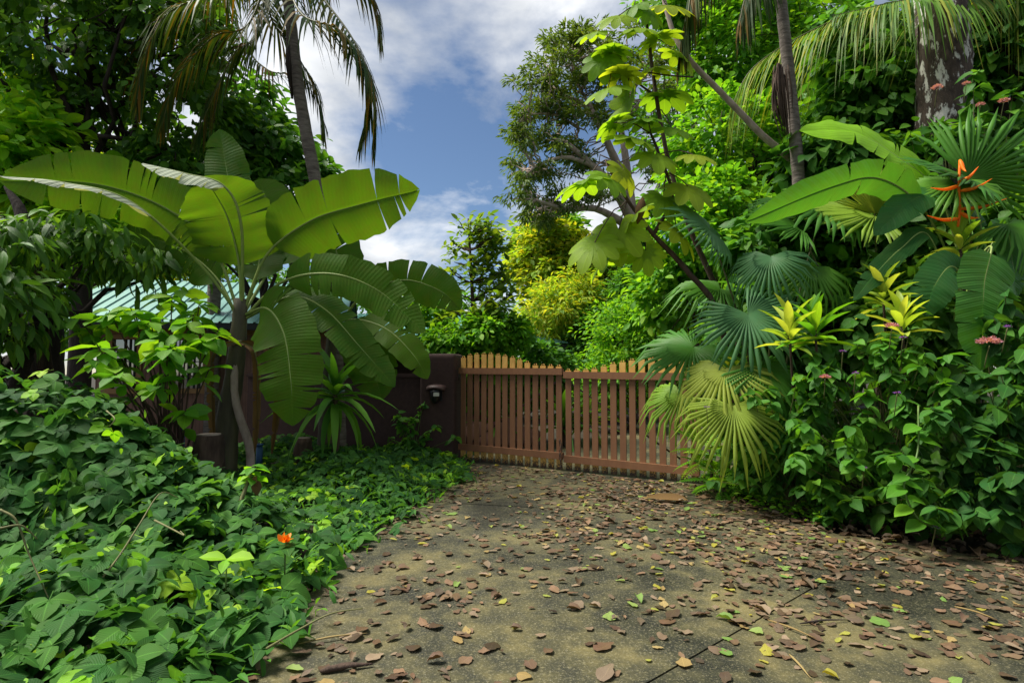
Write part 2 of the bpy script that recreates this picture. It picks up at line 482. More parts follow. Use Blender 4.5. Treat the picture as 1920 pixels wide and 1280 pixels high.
def limb_path(a, b, n=6, sag=0.12, jit=0.05):
    a, b = np.asarray(a, float), np.asarray(b, float); L = np.linalg.norm(b - a)
    t = np.linspace(0, 1, n)[:, None]
    p = a + (b - a) * t
    p += np.sin(t * math.pi) * np.array((0, 0, 1.0)) * L * sag * -0.4
    p[1:-1] += rng.standard_normal((n - 2, 3)) * L * jit
    return p
def blob_tree(name, label, cat, base, blobs, mat, bark, n_cl=60, per=60, size=.15, tpl='tiny', crad=.5, trunk_r=.12, n_limb=12,
              group=None, trunk_pts=None, n_ind=0, droop=.35, nj=.5, shell=.45, twigs=True, trunk_name='trunk'):
    t = thing(name, label, cat, base, group)
    cc, uu = blob_points(blobs, n_cl, shell)
    cc[:, 2] = np.maximum(cc[:, 2], 0.12)
    m = MB()
    if trunk_pts is None:
        ctr = np.mean([b[0] for b in blobs], 0)
        trunk_pts = [np.asarray(base), np.asarray(base) * .6 + ctr * .4 + np.array((0.1, 0, 0)), ctr * .75 + np.asarray(base) * .25]
    tp_ = catmull(trunk_pts, 14)
    m.tube(tp_, np.linspace(trunk_r, trunk_r * .5, 14) * (1 + .25 * np.exp(-np.linspace(0, 14, 14))), 9, wob=.05)
    sel = rng.choice(len(cc), min(n_limb, len(cc)), replace=False)
    for i in sel:
        k = rng.integers(5, 14)
        m.tube(limb_path(tp_[k], cc[i], 7), np.linspace(trunk_r * .42, trunk_r * .08, 7), 5, caps=False)
    if twigs:
        for i in range(len(cc)):
            j = sel[np.argmin(np.linalg.norm(cc[sel] - cc[i], axis=1))]
            if j != i: m.tube(limb_path(cc[j] * .6 + cc[i] * .4 - np.array((0, 0, .05)), cc[i], 4), np.linspace(trunk_r * .08, trunk_r * .03, 4), 4, caps=False)
    m.build(trunk_name, bark, t)
    p, d, n, s_ = clump_leaves(cc, uu, crad, per, size, droop, nj)
    k = p[:, 2] > 0.03
    leafset(t, T[tpl], p[k], d[k], n[k], s_[k], mat, n_ind, 'leaf', 'crown' if trunk_name == 'trunk' else 'foliage')
    return t

# ------------------------------------------------------------------ palette
leaf_mat('leaf_dark', [(.026, .07, .015), (.044, .115, .02), (.065, .16, .022), (.10, .19, .022)], trans=.4, rough=.38)
leaf_mat('leaf_mid', [(.022, .075, .014), (.035, .12, .018), (.055, .16, .02), (.09, .20, .02)], trans=.36)
leaf_mat('leaf_bright', [(.045, .14, .014), (.07, .20, .016), (.11, .25, .016), (.17, .29, .02)], trans=.42)
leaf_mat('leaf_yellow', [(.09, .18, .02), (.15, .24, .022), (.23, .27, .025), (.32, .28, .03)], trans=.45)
leaf_mat('leaf_blue', [(.011, .044, .014), (.018, .066, .018), (.026, .088, .02), (.045, .125, .02)], trans=.35, rough=.5, vk=6, spec=.1, vein_l=2.4)
leaf_mat('leaf_olive', [(.045, .085, .018), (.075, .125, .02), (.105, .15, .024), (.14, .14, .03)], trans=.38)
leaf_mat('leaf_grey', [(.03, .065, .016), (.045, .085, .02), (.06, .10, .022), (.09, .12, .025)], trans=.33)
leaf_mat('leaf_young', [(.045, .10, .016), (.07, .135, .018), (.10, .165, .02), (.13, .18, .022)], trans=.45)
leaf_mat('leaf_lime', [(.10, .26, .015), (.15, .32, .018), (.2, .36, .02), (.25, .35, .02)], trans=.45, vk=7)
leaf_mat('leaf_cecropia', [(.09, .18, .012), (.13, .22, .014), (.17, .25, .015), (.22, .25, .02)], trans=.52, vk=8)
leaf_mat('leaf_banana', [(.036, .098, .009), (.048, .118, .009), (.06, .135, .009), (.068, .14, .009)], trans=.5, veins='banana', vk=60, rough=.42, spots=.6, spec=.15, tmul=1.45)
leaf_mat('leaf_heliconia', [(.018, .075, .022), (.03, .11, .025), (.05, .15, .02)], trans=.33, veins='banana', vk=30, rough=.36)
leaf_mat('leaf_pale', [(.26, .28, .25), (.36, .38, .35)], trans=.25, veins='banana', vk=34, rough=.6, spots=.1, gain=1.0)
leaf_mat('leaf_fan', [(.035, .115, .02), (.055, .16, .022), (.085, .19, .025)], trans=.33, veins='none', rough=.4)
leaf_mat('leaf_fan_blue', [(.05, .13, .06), (.08, .18, .09)], trans=.25, veins='none', rough=.42)
leaf_mat('leaf_fan_yellow', [(.13, .22, .03), (.2, .28, .045), (.26, .29, .06)], trans=.38, veins='none', rough=.45)
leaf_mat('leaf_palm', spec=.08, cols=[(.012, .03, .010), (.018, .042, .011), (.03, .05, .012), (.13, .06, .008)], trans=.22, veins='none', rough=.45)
leaf_mat('leaf_coconut', [(.04, .10, .012), (.06, .13, .014), (.10, .16, .02), (.22, .2, .03)], trans=.35, veins='none', rough=.45)
leaf_mat('leaf_ti', [(.16, .26, .03), (.25, .32, .05), (.34, .36, .08), (.10, .2, .02)], trans=.38, rough=.35, veins='none')
leaf_mat('leaf_dry', [(.10, .05, .022), (.16, .085, .04), (.07, .035, .018)], trans=.15, rough=.7, gain=1.0)
leaf_mat('litter_brown', [(.035, .02, .017), (.075, .04, .032), (.13, .066, .05), (.11, .075, .068), (.21, .115, .088), (.06, .034, .03), (.27, .18, .15), (.045, .03, .03)], trans=.06, rough=.5, spots=.3, gain=1.0)
leaf_mat('litter_yellow', [(.27, .22, .035), (.33, .28, .06), (.26, .28, .08)], trans=.2, rough=.5, gain=1.0)
leaf_mat('litter_green', [(.13, .22, .06), (.22, .27, .09)], trans=.2, rough=.5, gain=1.0)
leaf_mat('litter_straw', [(.24, .15, .07), (.32, .22, .115)], trans=.1, rough=.6, gain=1.0)
leaf_mat('petal_orange', [(.75, .16, .01), (.85, .25, .02)], trans=.3, veins='none', gain=1.0)
leaf_mat('petal_pink', [(.42, .15, .26), (.52, .26, .36)], trans=.3, veins='none', spots=0, gain=1.0)
leaf_mat('petal_purple', [(.20, .06, .45), (.28, .10, .52)], trans=.3, veins='none', spots=0, gain=1.0)
plain_mat('bark_brown', (.10, .065, .045), (.035, .022, .016), 9, .9, .8, (1, 1, .25), bdist=.05)
plain_mat('bark_dark', (.045, .032, .025), (.015, .011, .009), 10, .9, .8, (1, 1, .3), bdist=.05)
plain_mat('bark_pale', (.46, .37, .31), (.22, .16, .13), 7, .85, .5, (1, 1, .4))
plain_mat('bark_palm', (.21, .18, .15), (.07, .055, .045), 12, .9, .5, (.5, .5, 2.5), bdist=.05)
plain_mat('bark_lichen', (.085, .06, .045), (.022, .016, .012), 16, .9, .9, (1, 1, .35), c3=(.50, .49, .44), c3r=(.53, .58), bdist=.04)
plain_mat('stem_green', (.10, .17, .03), (.05, .10, .02), 8, .5, .1)
plain_mat('stem_vine', (.17, .16, .06), (.08, .09, .03), 12, .7, .2)
plain_mat('midrib', (.24, .30, .07), (.15, .22, .05), 10, .5, 0)
plain_mat('midrib_dark', (.10, .10, .03), (.06, .07, .02), 10, .5, 0)
plain_mat('banana_stem', (.11, .10, .05), (.03, .025, .018), 6, .7, .5, (1, 1, .2), c3=(.07, .10, .03))
plain_mat('stucco', (.062, .034, .029), (.042, .023, .02), 14, .85, .35, bdist=.006)
plain_mat('gate_brown', (.23, .108, .052), (.18, .082, .041), 9, .6, .15, (1, 1, .15))
plain_mat('soil', (.032, .026, .014), (.012, .010, .006), 3, .95, .6, c3=(.03, .035, .012))
plain_mat('roof_green', (.10, .27, .23), (.075, .21, .18), 2.5, .45, .05, spec=.5)
plain_mat('fascia', (.03, .035, .035), None, 4, .6, .1)
plain_mat('black_plastic', (.012, .012, .013), None, 8, .35, 0, spec=.5)
plain_mat('hood_brown', (.075, .042, .036), None, 8, .5, .1)
plain_mat('lamp_glass', (.62, .60, .52), (.5, .48, .4), 5, .3, 0, spec=.5)
plain_mat('steel_dark', (.10, .08, .07), (.05, .035, .03), 20, .5, .2, metal=.6)
plain_mat('frame_wood', (.34, .19, .075), (.26, .14, .055), 6, .6, .15, (1, 1, .2))
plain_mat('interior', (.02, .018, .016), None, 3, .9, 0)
plain_mat('rock', (.30, .15, .11), (.16, .075, .055), 4, .9, .6, bdist=.03)
plain_mat('blue_paint', (.03, .09, .20), None, 5, .5, 0)
plain_mat('white_post', (.5, .47, .42), (.3, .27, .22), 6, .7, .2)

def yellow_ends():
    m = new_mat('gate_yellow'); t = NT(m)
    tcn = t.n("ShaderNodeTexCoord"); geo = t.n("ShaderNodeNewGeometry")
    nz = t.noise(geo.outputs["Position"], 7, 4)
    c = t.ramp(nz, [(.3, (.52, .28, .06)), (.7, (.66, .39, .10))])
    sp = t.n("ShaderNodeSeparateXYZ"); t.l(geo.outputs["Position"], sp.inputs[0])
    n2_ = t.noise(geo.outputs["Position"], 55, 4, .7)
    h = t.m('MULTIPLY_ADD', sp.outputs[2], -2.2, .62)      # splashed mud, thickest near the foot
    msk = t.ramp(t.m('ADD', n2_, h), [(.86, (0, 0, 0)), (.98, (1, 1, 1))])
    c = t.mix(msk, c, (.035, .018, .010))
    pb = t.n("ShaderNodeBsdfPrincipled"); t.l(c, pb.inputs["Base Color"]); pb.inputs["Roughness"].default_value = .65
    o = t.n("ShaderNodeOutputMaterial"); t.l(pb.outputs[0], o.inputs[0])
yellow_ends()
def concrete():
    m = new_mat('concrete'); t = NT(m)
    geo = t.n("ShaderNodeNewGeometry"); p = geo.outputs["Position"]
    big = t.noise(p, .9, 5, .62, .4); med = t.noise(p, 5.5, 6, .65); fine = t.noise(p, 60, 4, .7); grit = t.noise(p, 140, 2, .6)
    c = t.ramp(t.m('ADD', t.m('MULTIPLY', big, .65), t.m('MULTIPLY', med, .35)),
               [(.40, (.012, .013, .009)), (.47, (.026, .026, .013)), (.53, (.055, .05, .02)), (.62, (.12, .10, .036))])
    sp = t.ramp(fine, [(.53, (0, 0, 0)), (.66, (.75, .75, .75))])
    c = t.mix(sp, c, t.mix(.55, c, (.25, .22, .12)))
    sp2 = t.ramp(grit, [(.62, (0, 0, 0)), (.72, (.6, .6, .6))])
    c = t.mix(sp2, c, (.28, .26, .20))
    pb = t.n("ShaderNodeBsdfPrincipled"); t.l(c, pb.inputs["Base Color"])
    t.l(t.ramp(big, [(.35, (.45, .45, .45)), (.6, (.85, .85, .85))]), pb.inputs["Roughness"])
    pb.inputs["Specular IOR Level"].default_value = .35
    b = t.n("ShaderNodeBump"); b.inputs["Strength"].default_value = .6; b.inputs["Distance"].default_value = .006
    t.l(t.m('ADD', fine, t.m('MULTIPLY', med, 1.5)), b.inputs["Height"]); t.l(b.outputs[0], pb.inputs["Normal"])
    o = t.n("ShaderNodeOutputMaterial"); t.l(pb.outputs[0], o.inputs[0])
concrete()
def siding():
    m = new_mat('siding'); t = NT(m)
    tcn = t.n("ShaderNodeTexCoord"); sp = t.n("ShaderNodeSeparateXYZ"); t.l(tcn.outputs["Object"], sp.inputs[0])
    fr = t.m('FRACT', t.m('MULTIPLY', sp.outputs[0], 14.0))
    g = t.ramp(fr, [(0.0, (0, 0, 0)), (.08, (1, 1, 1)), (.92, (1, 1, 1)), (1.0, (0, 0, 0))])
    nz = t.noise(tcn.outputs["Object"], 5, 5)
    c = t.ramp(nz, [(.3, (.17, .085, .058)), (.7, (.23, .12, .082))])
    c = t.mix(g, (.09, .045, .03), c)
    pb = t.n("ShaderNodeBsdfPrincipled"); t.l(c, pb.inputs["Base Color"]); pb.inputs["Roughness"].default_value = .7
    b = t.n("ShaderNodeBump"); b.inputs["Strength"].default_value = .6; b.inputs["Distance"].default_value = .01
    t.l(g, b.inputs["Height"]); t.l(b.outputs[0], pb.inputs["Normal"])
    o = t.n("ShaderNodeOutputMaterial"); t.l(pb.outputs[0], o.inputs[0])
siding()
def glass():
    m = new_mat('window_glass'); t = NT(m)
    pb = t.n("ShaderNodeBsdfPrincipled"); pb.inputs["Base Color"].default_value = (.05, .06, .05, 1)
    pb.inputs["Roughness"].default_value = .03; pb.inputs["Specular IOR Level"].default_value = 1.0; pb.inputs["IOR"].default_value = 2.2
    o = t.n("ShaderNodeOutputMaterial"); t.l(pb.outputs[0], o.inputs[0])
glass()

# ------------------------------------------------------------------ setting: ground, driveway
m = MB(); m.faces([(-700, -700, -.06), (700, -700, -.06), (700, 700, -.06), (-700, 700, -.06)], [(0, 1, 2, 3)])
tag(m.build('ground', 'soil', smooth=False), 'dark bare soil under the plants', kind='structure')

LEFT = [(-2.3, -6), (-1.7, 0), (-1.34, 2.7), (-1.41, 4.6), (-1.12, 6.2), (-.72, 7.9), (-.93, 9.9)]
RIGHT = [(2.72, 7.6), (2.72, 6.6), (3.05, 5.35), (4.1, 4.5), (6.2, 3.6), (11, 2.2), (11, -6)]
BEYOND = [(-.9, 9.98), (2.72, 7.7), (5.2, 11.0), (7.5, 17), (6.0, 22), (4.5, 19), (2.6, 13.8), (.4, 12.2)]
def clip(poly, a, b, keep):
    a, b = np.array(a, float), np.array(b, float); nrm = np.array((-(b - a)[1], (b - a)[0])) * keep; nrm /= np.linalg.norm(nrm)
    res = []
    for i in range(len(poly)):
        p, q = np.array(poly[i]), np.array(poly[(i + 1) % len(poly)])
        dp, dq = np.dot(p - a, nrm) - .008, np.dot(q - a, nrm) - .008
        if dp >= 0: res.append(tuple(p))
        if dp * dq < 0: res.append(tuple(p + (q - p) * dp / (dp - dq)))
    return res
drive = thing('driveway', 'mossy concrete driveway leading up to the gate', 'driveway', (1, 5, 0))
drive["kind"] = "structure"
del drive["category"]
polys = [LEFT + RIGHT]
for a, b in (((.61, 2.77), (1.61, 3.6)), ((-2, 6.9), (4, 5.5)), ((-3, 1.3), (8, 2.0))):
    nxt = []
    for po in polys:
        for kp in (1, -1):
            q = clip(po, a, b, kp)
            if len(q) >= 3: nxt.append(q)
    polys = nxt
for i, po in enumerate(polys):
    m = MB(); m.prism(po, -.09, 0.0 - .003 * (i % 3)); m.build('slab', 'concrete', drive, smooth=False)
m = MB(); m.prism(BEYOND, -.09, -.012); m.build('slab', 'concrete', drive, smooth=False)

# ------------------------------------------------------------------ boundary pillar, wall, lamp
GL, GR = np.array((-.905, 9.8, 0)), np.array((2.57, 7.72, 0))      # gate line
gx = unit(GR - GL); gn = np.array((gx[1], -gx[0], 0)); UZ = np.array((0, 0, 1.0))     # gn faces the camera
pc = P(829, 760, 9.95); pc[2] = 0
pil = thing('gate_pillar', 'dark brown stucco gate pillar with rounded top left of the gate', 'pillar', pc)
def rounded(hx, hy, r, n=5):
    pts = []
    for sx, sy, a0 in ((1, 1, 0), (-1, 1, 90), (-1, -1, 180), (1, -1, 270)):
        for k in range(n + 1):
            a = R(a0 + 90 * k / n); pts.append((sx * (hx - r) + math.cos(a) * r, sy * (hy - r) + math.sin(a) * r))
    return pts
m = MB(); vv = []; fs = []
hp = P(829, 663, 9.7)[2]
prof = [(0, 1.0), (.02, 1.0)] + [(z, 1.0) for z in np.linspace(.2, hp - .09, 6)] + [(hp - .05, .985), (hp - .02, .95), (hp, .86)]
ring = rounded(.31, .31, .05)
pa = np.array((unit(np.array((1, -.18, 0))), unit(np.array((.18, 1, 0)))))
for z, k in prof:
    for x, y in ring: vv.append(pc + pa[0] * x * k + pa[1] * y * k + UZ * z)
nr = len(ring)
for i in range(len(prof) - 1):
    for j in range(nr): fs.append((i * nr + j, i * nr + (j + 1) % nr, (i + 1) * nr + (j + 1) % nr, (i + 1) * nr + j))
fs.append(tuple((len(prof) - 1) * nr + j for j in range(nr)))
m.faces(vv, fs); m.build('shaft', 'stucco', pil)
# low wall leaving the pillar to the left
wa, wb = pc + np.array((-.30, .05, 0)), P(470, 760, 10.9) * np.array((1, 1, 0))
wd = unit(wb - wa); wn = np.array((-wd[1], wd[0], 0)); L = np.linalg.norm(wb - wa)
bw = thing('boundary_wall', 'dark brown stucco garden wall running left from the gate pillar', 'wall', (wa + wb) / 2)
m = MB(); m.box((wa + wb) / 2 + UZ * .72, (L / 2, .1, .72), (wd, wn, UZ)); m.build('wall_body', 'stucco', bw, smooth=False)
m = MB(); m.box((wa + wb) / 2 + UZ * 1.47, (L / 2, .13, .035), (wd, wn, UZ)); m.build('coping', 'stucco', bw, smooth=False)
# lamp on the pillar face
lc = pc - pa[1] * .315; lz = P(822, 738, 9.62)[2]
lamp = thing('wall_lamp', 'small black lantern with curved brown hood on the pillar face', 'lamp', lc + UZ * lz)
m = MB(); m.box(lc + UZ * lz - pa[1] * .008, (.10, .012, .12), (pa[0], pa[1], UZ)); m.build('back_plate', 'black_plastic', lamp, smooth=False)
m = MB()
pts = []
for i, a in enumerate(np.linspace(0, math.pi, 11)):
    for q, (dd, dz) in enumerate(((0, 0), (.10, -.01), (.17, -.05), (.17, -.075), (0, -.03))):
        pts.append(lc + pa[0] * (-math.cos(a) * (.185 - .01 * q)) - pa[1] * (dd * (.45 + .55 * math.sin(a))) + UZ * (lz + .11 + .055 * math.sin(a) + dz))
fs = [(i * 5 + j, (i + 1) * 5 + j, (i + 1) * 5 + j + 1, i * 5 + j + 1) for i in range(10) for j in range(4)]
m.faces(pts, fs); m.build('hood', 'hood_brown', lamp)
m = MB(); m.tube([lc - pa[1] * .075 + UZ * (lz + z) for z in (-.16, -.14, -.09, -.05, .02, .06)], [.03, .05, .075, .085, .095, .095], 10); m.build('lantern_body', 'black_plastic', lamp)
m = MB(); m.box(lc + pa[0] * .045 - pa[1] * .168 + UZ * (lz - .005), (.05, .004, .03), (pa[0], pa[1], UZ)); m.build('lamp_glass', 'lamp_glass', lamp, smooth=False)

# ------------------------------------------------------------------ gate
mid = GL + gx * (np.linalg.norm(GR - GL) * .494)
def gate_leaf(a, b, tops, zt, zb, zfoot, label, npk, slope, brace):
    L = np.linalg.norm(b - a)
    g = thing('gate_leaf', label, 'gate', (a + b) / 2, 'driveway gate leaves')
    ax = (gx, gn, UZ)
    tilt = unit(gx + UZ * slope); axr = (tilt, gn, np.cross(tilt, -gn) * 1.0)
    zo = lambda s: (s - L / 2) * slope
    for k in range(npk):
        s_ = .07 + (L - .14) * k / (npk - 1)
        p = a + gx * s_ + gn * 0.0
        top = zt + zo(s_) + tops(k / (npk - 1)); foot = max(.012, zfoot + zo(s_) + random.uniform(-.012, .012))
        w = .047
        m = MB(); tl = random.uniform(-.003, .003); axp = (unit(gx + UZ * tl), gn, unit(UZ - gx * tl))
        e1, e2 = zb + zo(s_) - .045, zt + zo(s_) + .045
        cen = lambda z: p + axp[2] * z
        m.box(cen((e1 + e2) / 2), (w, .012, (e2 - e1) / 2), axp, 0)
        m.box(cen((e1 + foot) / 2), (w, .0118, (e1 - foot) / 2 - .0005), axp, 1)
        m.box(cen((e2 + top) / 2), (w, .0118, (top - e2) / 2 - .0005), axp, 1)
        pk = m.build('picket', ['gate_brown', 'gate_yellow'], g, smooth=False)
        m = MB()                                     # little notched crest on the end of the board
        c0 = cen(top)
        for sx in (-1, 1):
            m.tube([c0 + gx * sx * .016 + UZ * 0, c0 + gx * sx * .024 + UZ * .016, c0 + gx * sx * .008 + UZ * .026], [.007, .006, .004], 5)
        m.build('crest', 'gate_yellow', pk)
    for z, nm in ((zt, 'top_rail'), (zb, 'bottom_rail')):
        m = MB(); m.box((a + b) / 2 + gn * .032 + UZ * z, (L / 2, .019, .052), axr); m.build(nm, 'gate_brown', g, smooth=False)
        m = MB(); m.box((a + b) / 2 - gn * .032 + UZ * z, (L / 2 - .01, .019, .045), axr); m.build(nm, 'gate_brown', g, smooth=False)
    m = MB(); q0, q1 = (a + gx * .1, b - gx * .1) if brace > 0 else (b - gx * .1, a + gx * .1)
    m.tube([q0 - gn * .065 + UZ * (zt - .15 + zo(0)), q1 - gn * .065 + UZ * (zb + .02)], .014, 6); m.build('brace', 'steel_dark', g)
    for z in (zt - .1, zb + .12):
        if brace < 0: m = MB(); m.tube([a - gx * .05 - gn * .02 + UZ * (z - .06), a - gx * .05 - gn * .02 + UZ * (z + .06)], .022, 8); m.build('hinge', 'steel_dark', g)
    return g
zt1, zb1 = 1.5, .205
tl = P(965, 690, 9.27)[2] - .05; bl = P(965, 851, 9.27)[2] + .05
gate_leaf(GL, mid - gx * .012, lambda t: float(np.interp(t, [0, .1, .3, .5, .65, .75, 1], [.23, .28, .29, .24, .17, .10, .08])), tl, bl, bl - .24,
          'left wooden gate leaf, pickets tallest beside the brown pillar', 14, -.008, -1)
tr_ = P(1170, 698, 8.3)[2] - .05; br_ = P(1170, 876, 8.3)[2] + .05
gate_leaf(mid + gx * .012, GR, lambda t: float(np.interp(t, [0, .2, .3, .4, .55, .7, 1], [.07, .08, .13, .18, .23, .26, .28])), tr_, br_, br_ - .2,
          'right wooden gate leaf, half hidden by fan palm leaves', 14, -.012, 1)
ch = thing('chain', 'dark steel chain hanging at the middle of the gate', 'chain', mid + UZ * .05)
for k in range(9):
    zc = .05 + k * .05
    c0 = mid - gx * .03 + gn * (.072) + UZ * zc + gx * .012 * math.sin(k * 1.3)
    sd = gx if k % 2 else gn
    ring = [c0 + sd * .016 * math.cos(a) + UZ * .032 * math.sin(a) for a in np.linspace(0, 2 * math.pi, 9)]
    m = MB(); m.tube(ring, .006, 5, caps=False); m.build('link', 'steel_dark', ch)

# ------------------------------------------------------------------ houses
def ribbed_roof(name, a, b, c, d, n, parent, mat='roof_green', rib=.03):
    """sheet a-b (eave) to d-c (ridge); ribs run up the slope"""
    a, b, c, d = [np.asarray(x, float) for x in (a, b, c, d)]
    up = unit(np.cross(b - a, d - a)); up = up if up[2] > 0 else -up
    m = MB(); ts = []
    for k in range(n):
        for f, h in ((0, 0), (.72, 0), (.8, rib), (.92, rib)): ts.append(((k + f) / n, h))
    ts.append((1, 0))
    v = [a + (b - a) * t + up * h for t, h in ts] + [d + (c - d) * t + up * h for t, h in ts]
    k = len(ts)
    m.faces(v, [(i, i + 1, k + i + 1, k + i) for i in range(k - 1)])
    return m.build(name, mat, parent, smooth=False)
# near house (left)
ha, hb = P(178, 735, 11.2) * np.array((1, 1, 0)), P(640, 740, 12.2) * np.array((1, 1, 0))
hx_ = unit(hb - ha); hn = np.array((hx_[1], -hx_[0], 0)); HL = np.linalg.norm(hb - ha)
house = thing('board_house', 'brown board house with green metal roof behind the banana plant', 'house', (ha + hb) / 2)
ht = 2.45
wx = [(S(1, 1) * 0 + .35, 1.0), (1.68, 1.0)]
def on_wall(px): # distance along wall of an image column
    k = (px - 960) / FPX
    return (k * ha[1] - ha[0]) / (hx_[0] - k * hx_[1])
wins = [(on_wall(206), on_wall(262)), (on_wall(322), on_wall(386))]
zs0, zs1 = P(230, 738, 11.3)[2] + .05, P(230, 636, 11.3)[2] + .05
xs = sorted([0] + [w for q in wins for w in q] + [HL])
m = MB()
def wpan(x0, x1, z0, z1):
    m.box(ha + hx_ * (x0 + x1) / 2 + UZ * (z0 + z1) / 2 - hn * .06, ((x1 - x0) / 2, .06, (z1 - z0) / 2), (hx_, hn, UZ))
wpan(0, HL, 0, zs0); wpan(0, HL, zs1, ht)
for i in range(0, len(xs) - 1, 2): wpan(xs[i], xs[i + 1], zs0, zs1)
o = m.build('wall', 'siding', house, smooth=False)
m = MB(); m.box(ha - hn * 2.1 + UZ * ht / 2 + hx_ * .06, (.06, 1.98, ht / 2 - .01), (hx_, hn, UZ)); m.build('side_wall', 'siding', house, smooth=False)
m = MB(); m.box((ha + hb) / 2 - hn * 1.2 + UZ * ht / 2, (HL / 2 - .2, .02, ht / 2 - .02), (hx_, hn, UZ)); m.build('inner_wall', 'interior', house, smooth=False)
for x0, x1 in wins:
    wn_ = MB()
    cz, hz, cxx, hw = (zs0 + zs1) / 2, (zs1 - zs0) / 2, (x0 + x1) / 2, (x1 - x0) / 2
    for sx in (-1, 1): wn_.box(ha + hx_ * (cxx + sx * (hw + .0)) + UZ * cz + hn * .012, (.045, .03, hz + .06), (hx_, hn, UZ))
    wo = wn_.build('window', 'frame_wood', house, smooth=False)
    for sz, nm in ((-1, 'sill'), (1, 'header')):
        q = MB(); q.box(ha + hx_ * cxx + UZ * (cz + sz * (hz + .0)) + hn * .02, (hw + .06, .04, .05), (hx_, hn, UZ)); q.build(nm, 'frame_wood', wo, smooth=False)
    for sx in (-.5, .5):
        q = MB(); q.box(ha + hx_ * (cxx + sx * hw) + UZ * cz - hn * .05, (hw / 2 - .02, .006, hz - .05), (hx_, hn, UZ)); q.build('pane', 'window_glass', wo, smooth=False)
    q = MB()
    for sx in (-.05, .3, .62): q.box(ha + hx_ * (cxx + sx * hw) + UZ * cz - hn * .02, (.012, .012, hz - .04), (hx_, hn, UZ))
    for sz in (-.45, .1): q.box(ha + hx_ * cxx + UZ * (cz + sz * hz) - hn * .021, (hw - .05, .009, .009), (hx_, hn, UZ))
    q.build('mullion', 'fascia', wo, smooth=False)
m = MB(); m.box((ha + hb) / 2 + UZ * (zs1 + .12) + hn * .03, (HL / 2, .03, .06), (hx_, hn, UZ)); m.build('beam', 'frame_wood', house, smooth=False)
e0, e1 = ha - hx_ * .7 + hn * .75 + UZ * 2.5, hb + hx_ * .1 + hn * .75 + UZ * 2.5
r0, r1 = ha - hx_ * .7 - hn * 2.2 + UZ * 3.75, hb + hx_ * .1 - hn * 2.2 + UZ * 3.75
ribbed_roof('roof', e0, e1, r1, r0, 26, house)
b0, b1 = r0 - hn * 2.9 - UZ * 1.2, r1 - hn * 2.9 - UZ * 1.2
ribbed_roof('roof', b0, b1, r1 - UZ * .002, r0 - UZ * .002, 26, house)
m = MB(); m.box((e0 + e1) / 2 - UZ * .075, (np.linalg.norm(e1 - e0) / 2, .02, .06), (hx_, hn, UZ)); m.build('fascia', 'fascia', house, smooth=False)
m = MB(); m.tube([hb + hn * .6, hb + hn * .6 + UZ * 2.42], .05, 8); m.build('post', 'white_post', house)
# far house / carport (centre)
fa, fb = P(545, 640, 16.5), P(1068, 648, 17.5)
fz = fa[2]; fb[2] = fz
fx = unit(fb - fa); fn = np.array((fx[1], -fx[0], 0)); FL = np.linalg.norm(fb - fa)
far = thing('low_house', 'long low house with grey green hipped metal roof behind the gate pillar', 'house', ((fa + fb) / 2) * np.array((1, 1, 0)))
rz = fz + 1.15
q0, q1 = fa - fn * 3 + fx * 1.5, fb - fn * 3 - fx * 3.2
q0[2] = q1[2] = rz
ribbed_roof('roof', fa, fb, q1, q0, 34, far)
bk = fb - fn * 6; ribbed_roof('roof', fb, bk, q1, q1 + np.array((0, .01, 0)), 20, far)
m = MB(); m.box((fa + fb) / 2 - UZ * .12, (FL / 2, .03, .09), (fx, fn, UZ)); m.build('fascia', 'fascia', far, smooth=False)
m = MB(); m.box((fa + fb) / 2 * np.array((1, 1, 0)) - fn * 1.5 - fx * 1.2 + UZ * (fz / 2 - .1), (FL / 2 - 1.6, .08, fz / 2 - .12), (fx, fn, UZ)); m.build('wall', 'stucco', far, smooth=False)
for k in range(4):
    q = (fa + (fb - fa) * (.04 + .3 * k)) * np.array((1, 1, 0)) - fn * .4
    m = MB(); m.box(q + UZ * (fz / 2 - .1), (.06, .06, fz / 2 - .11), (fx, fn, UZ)); m.build('post', 'fascia', far, smooth=False)

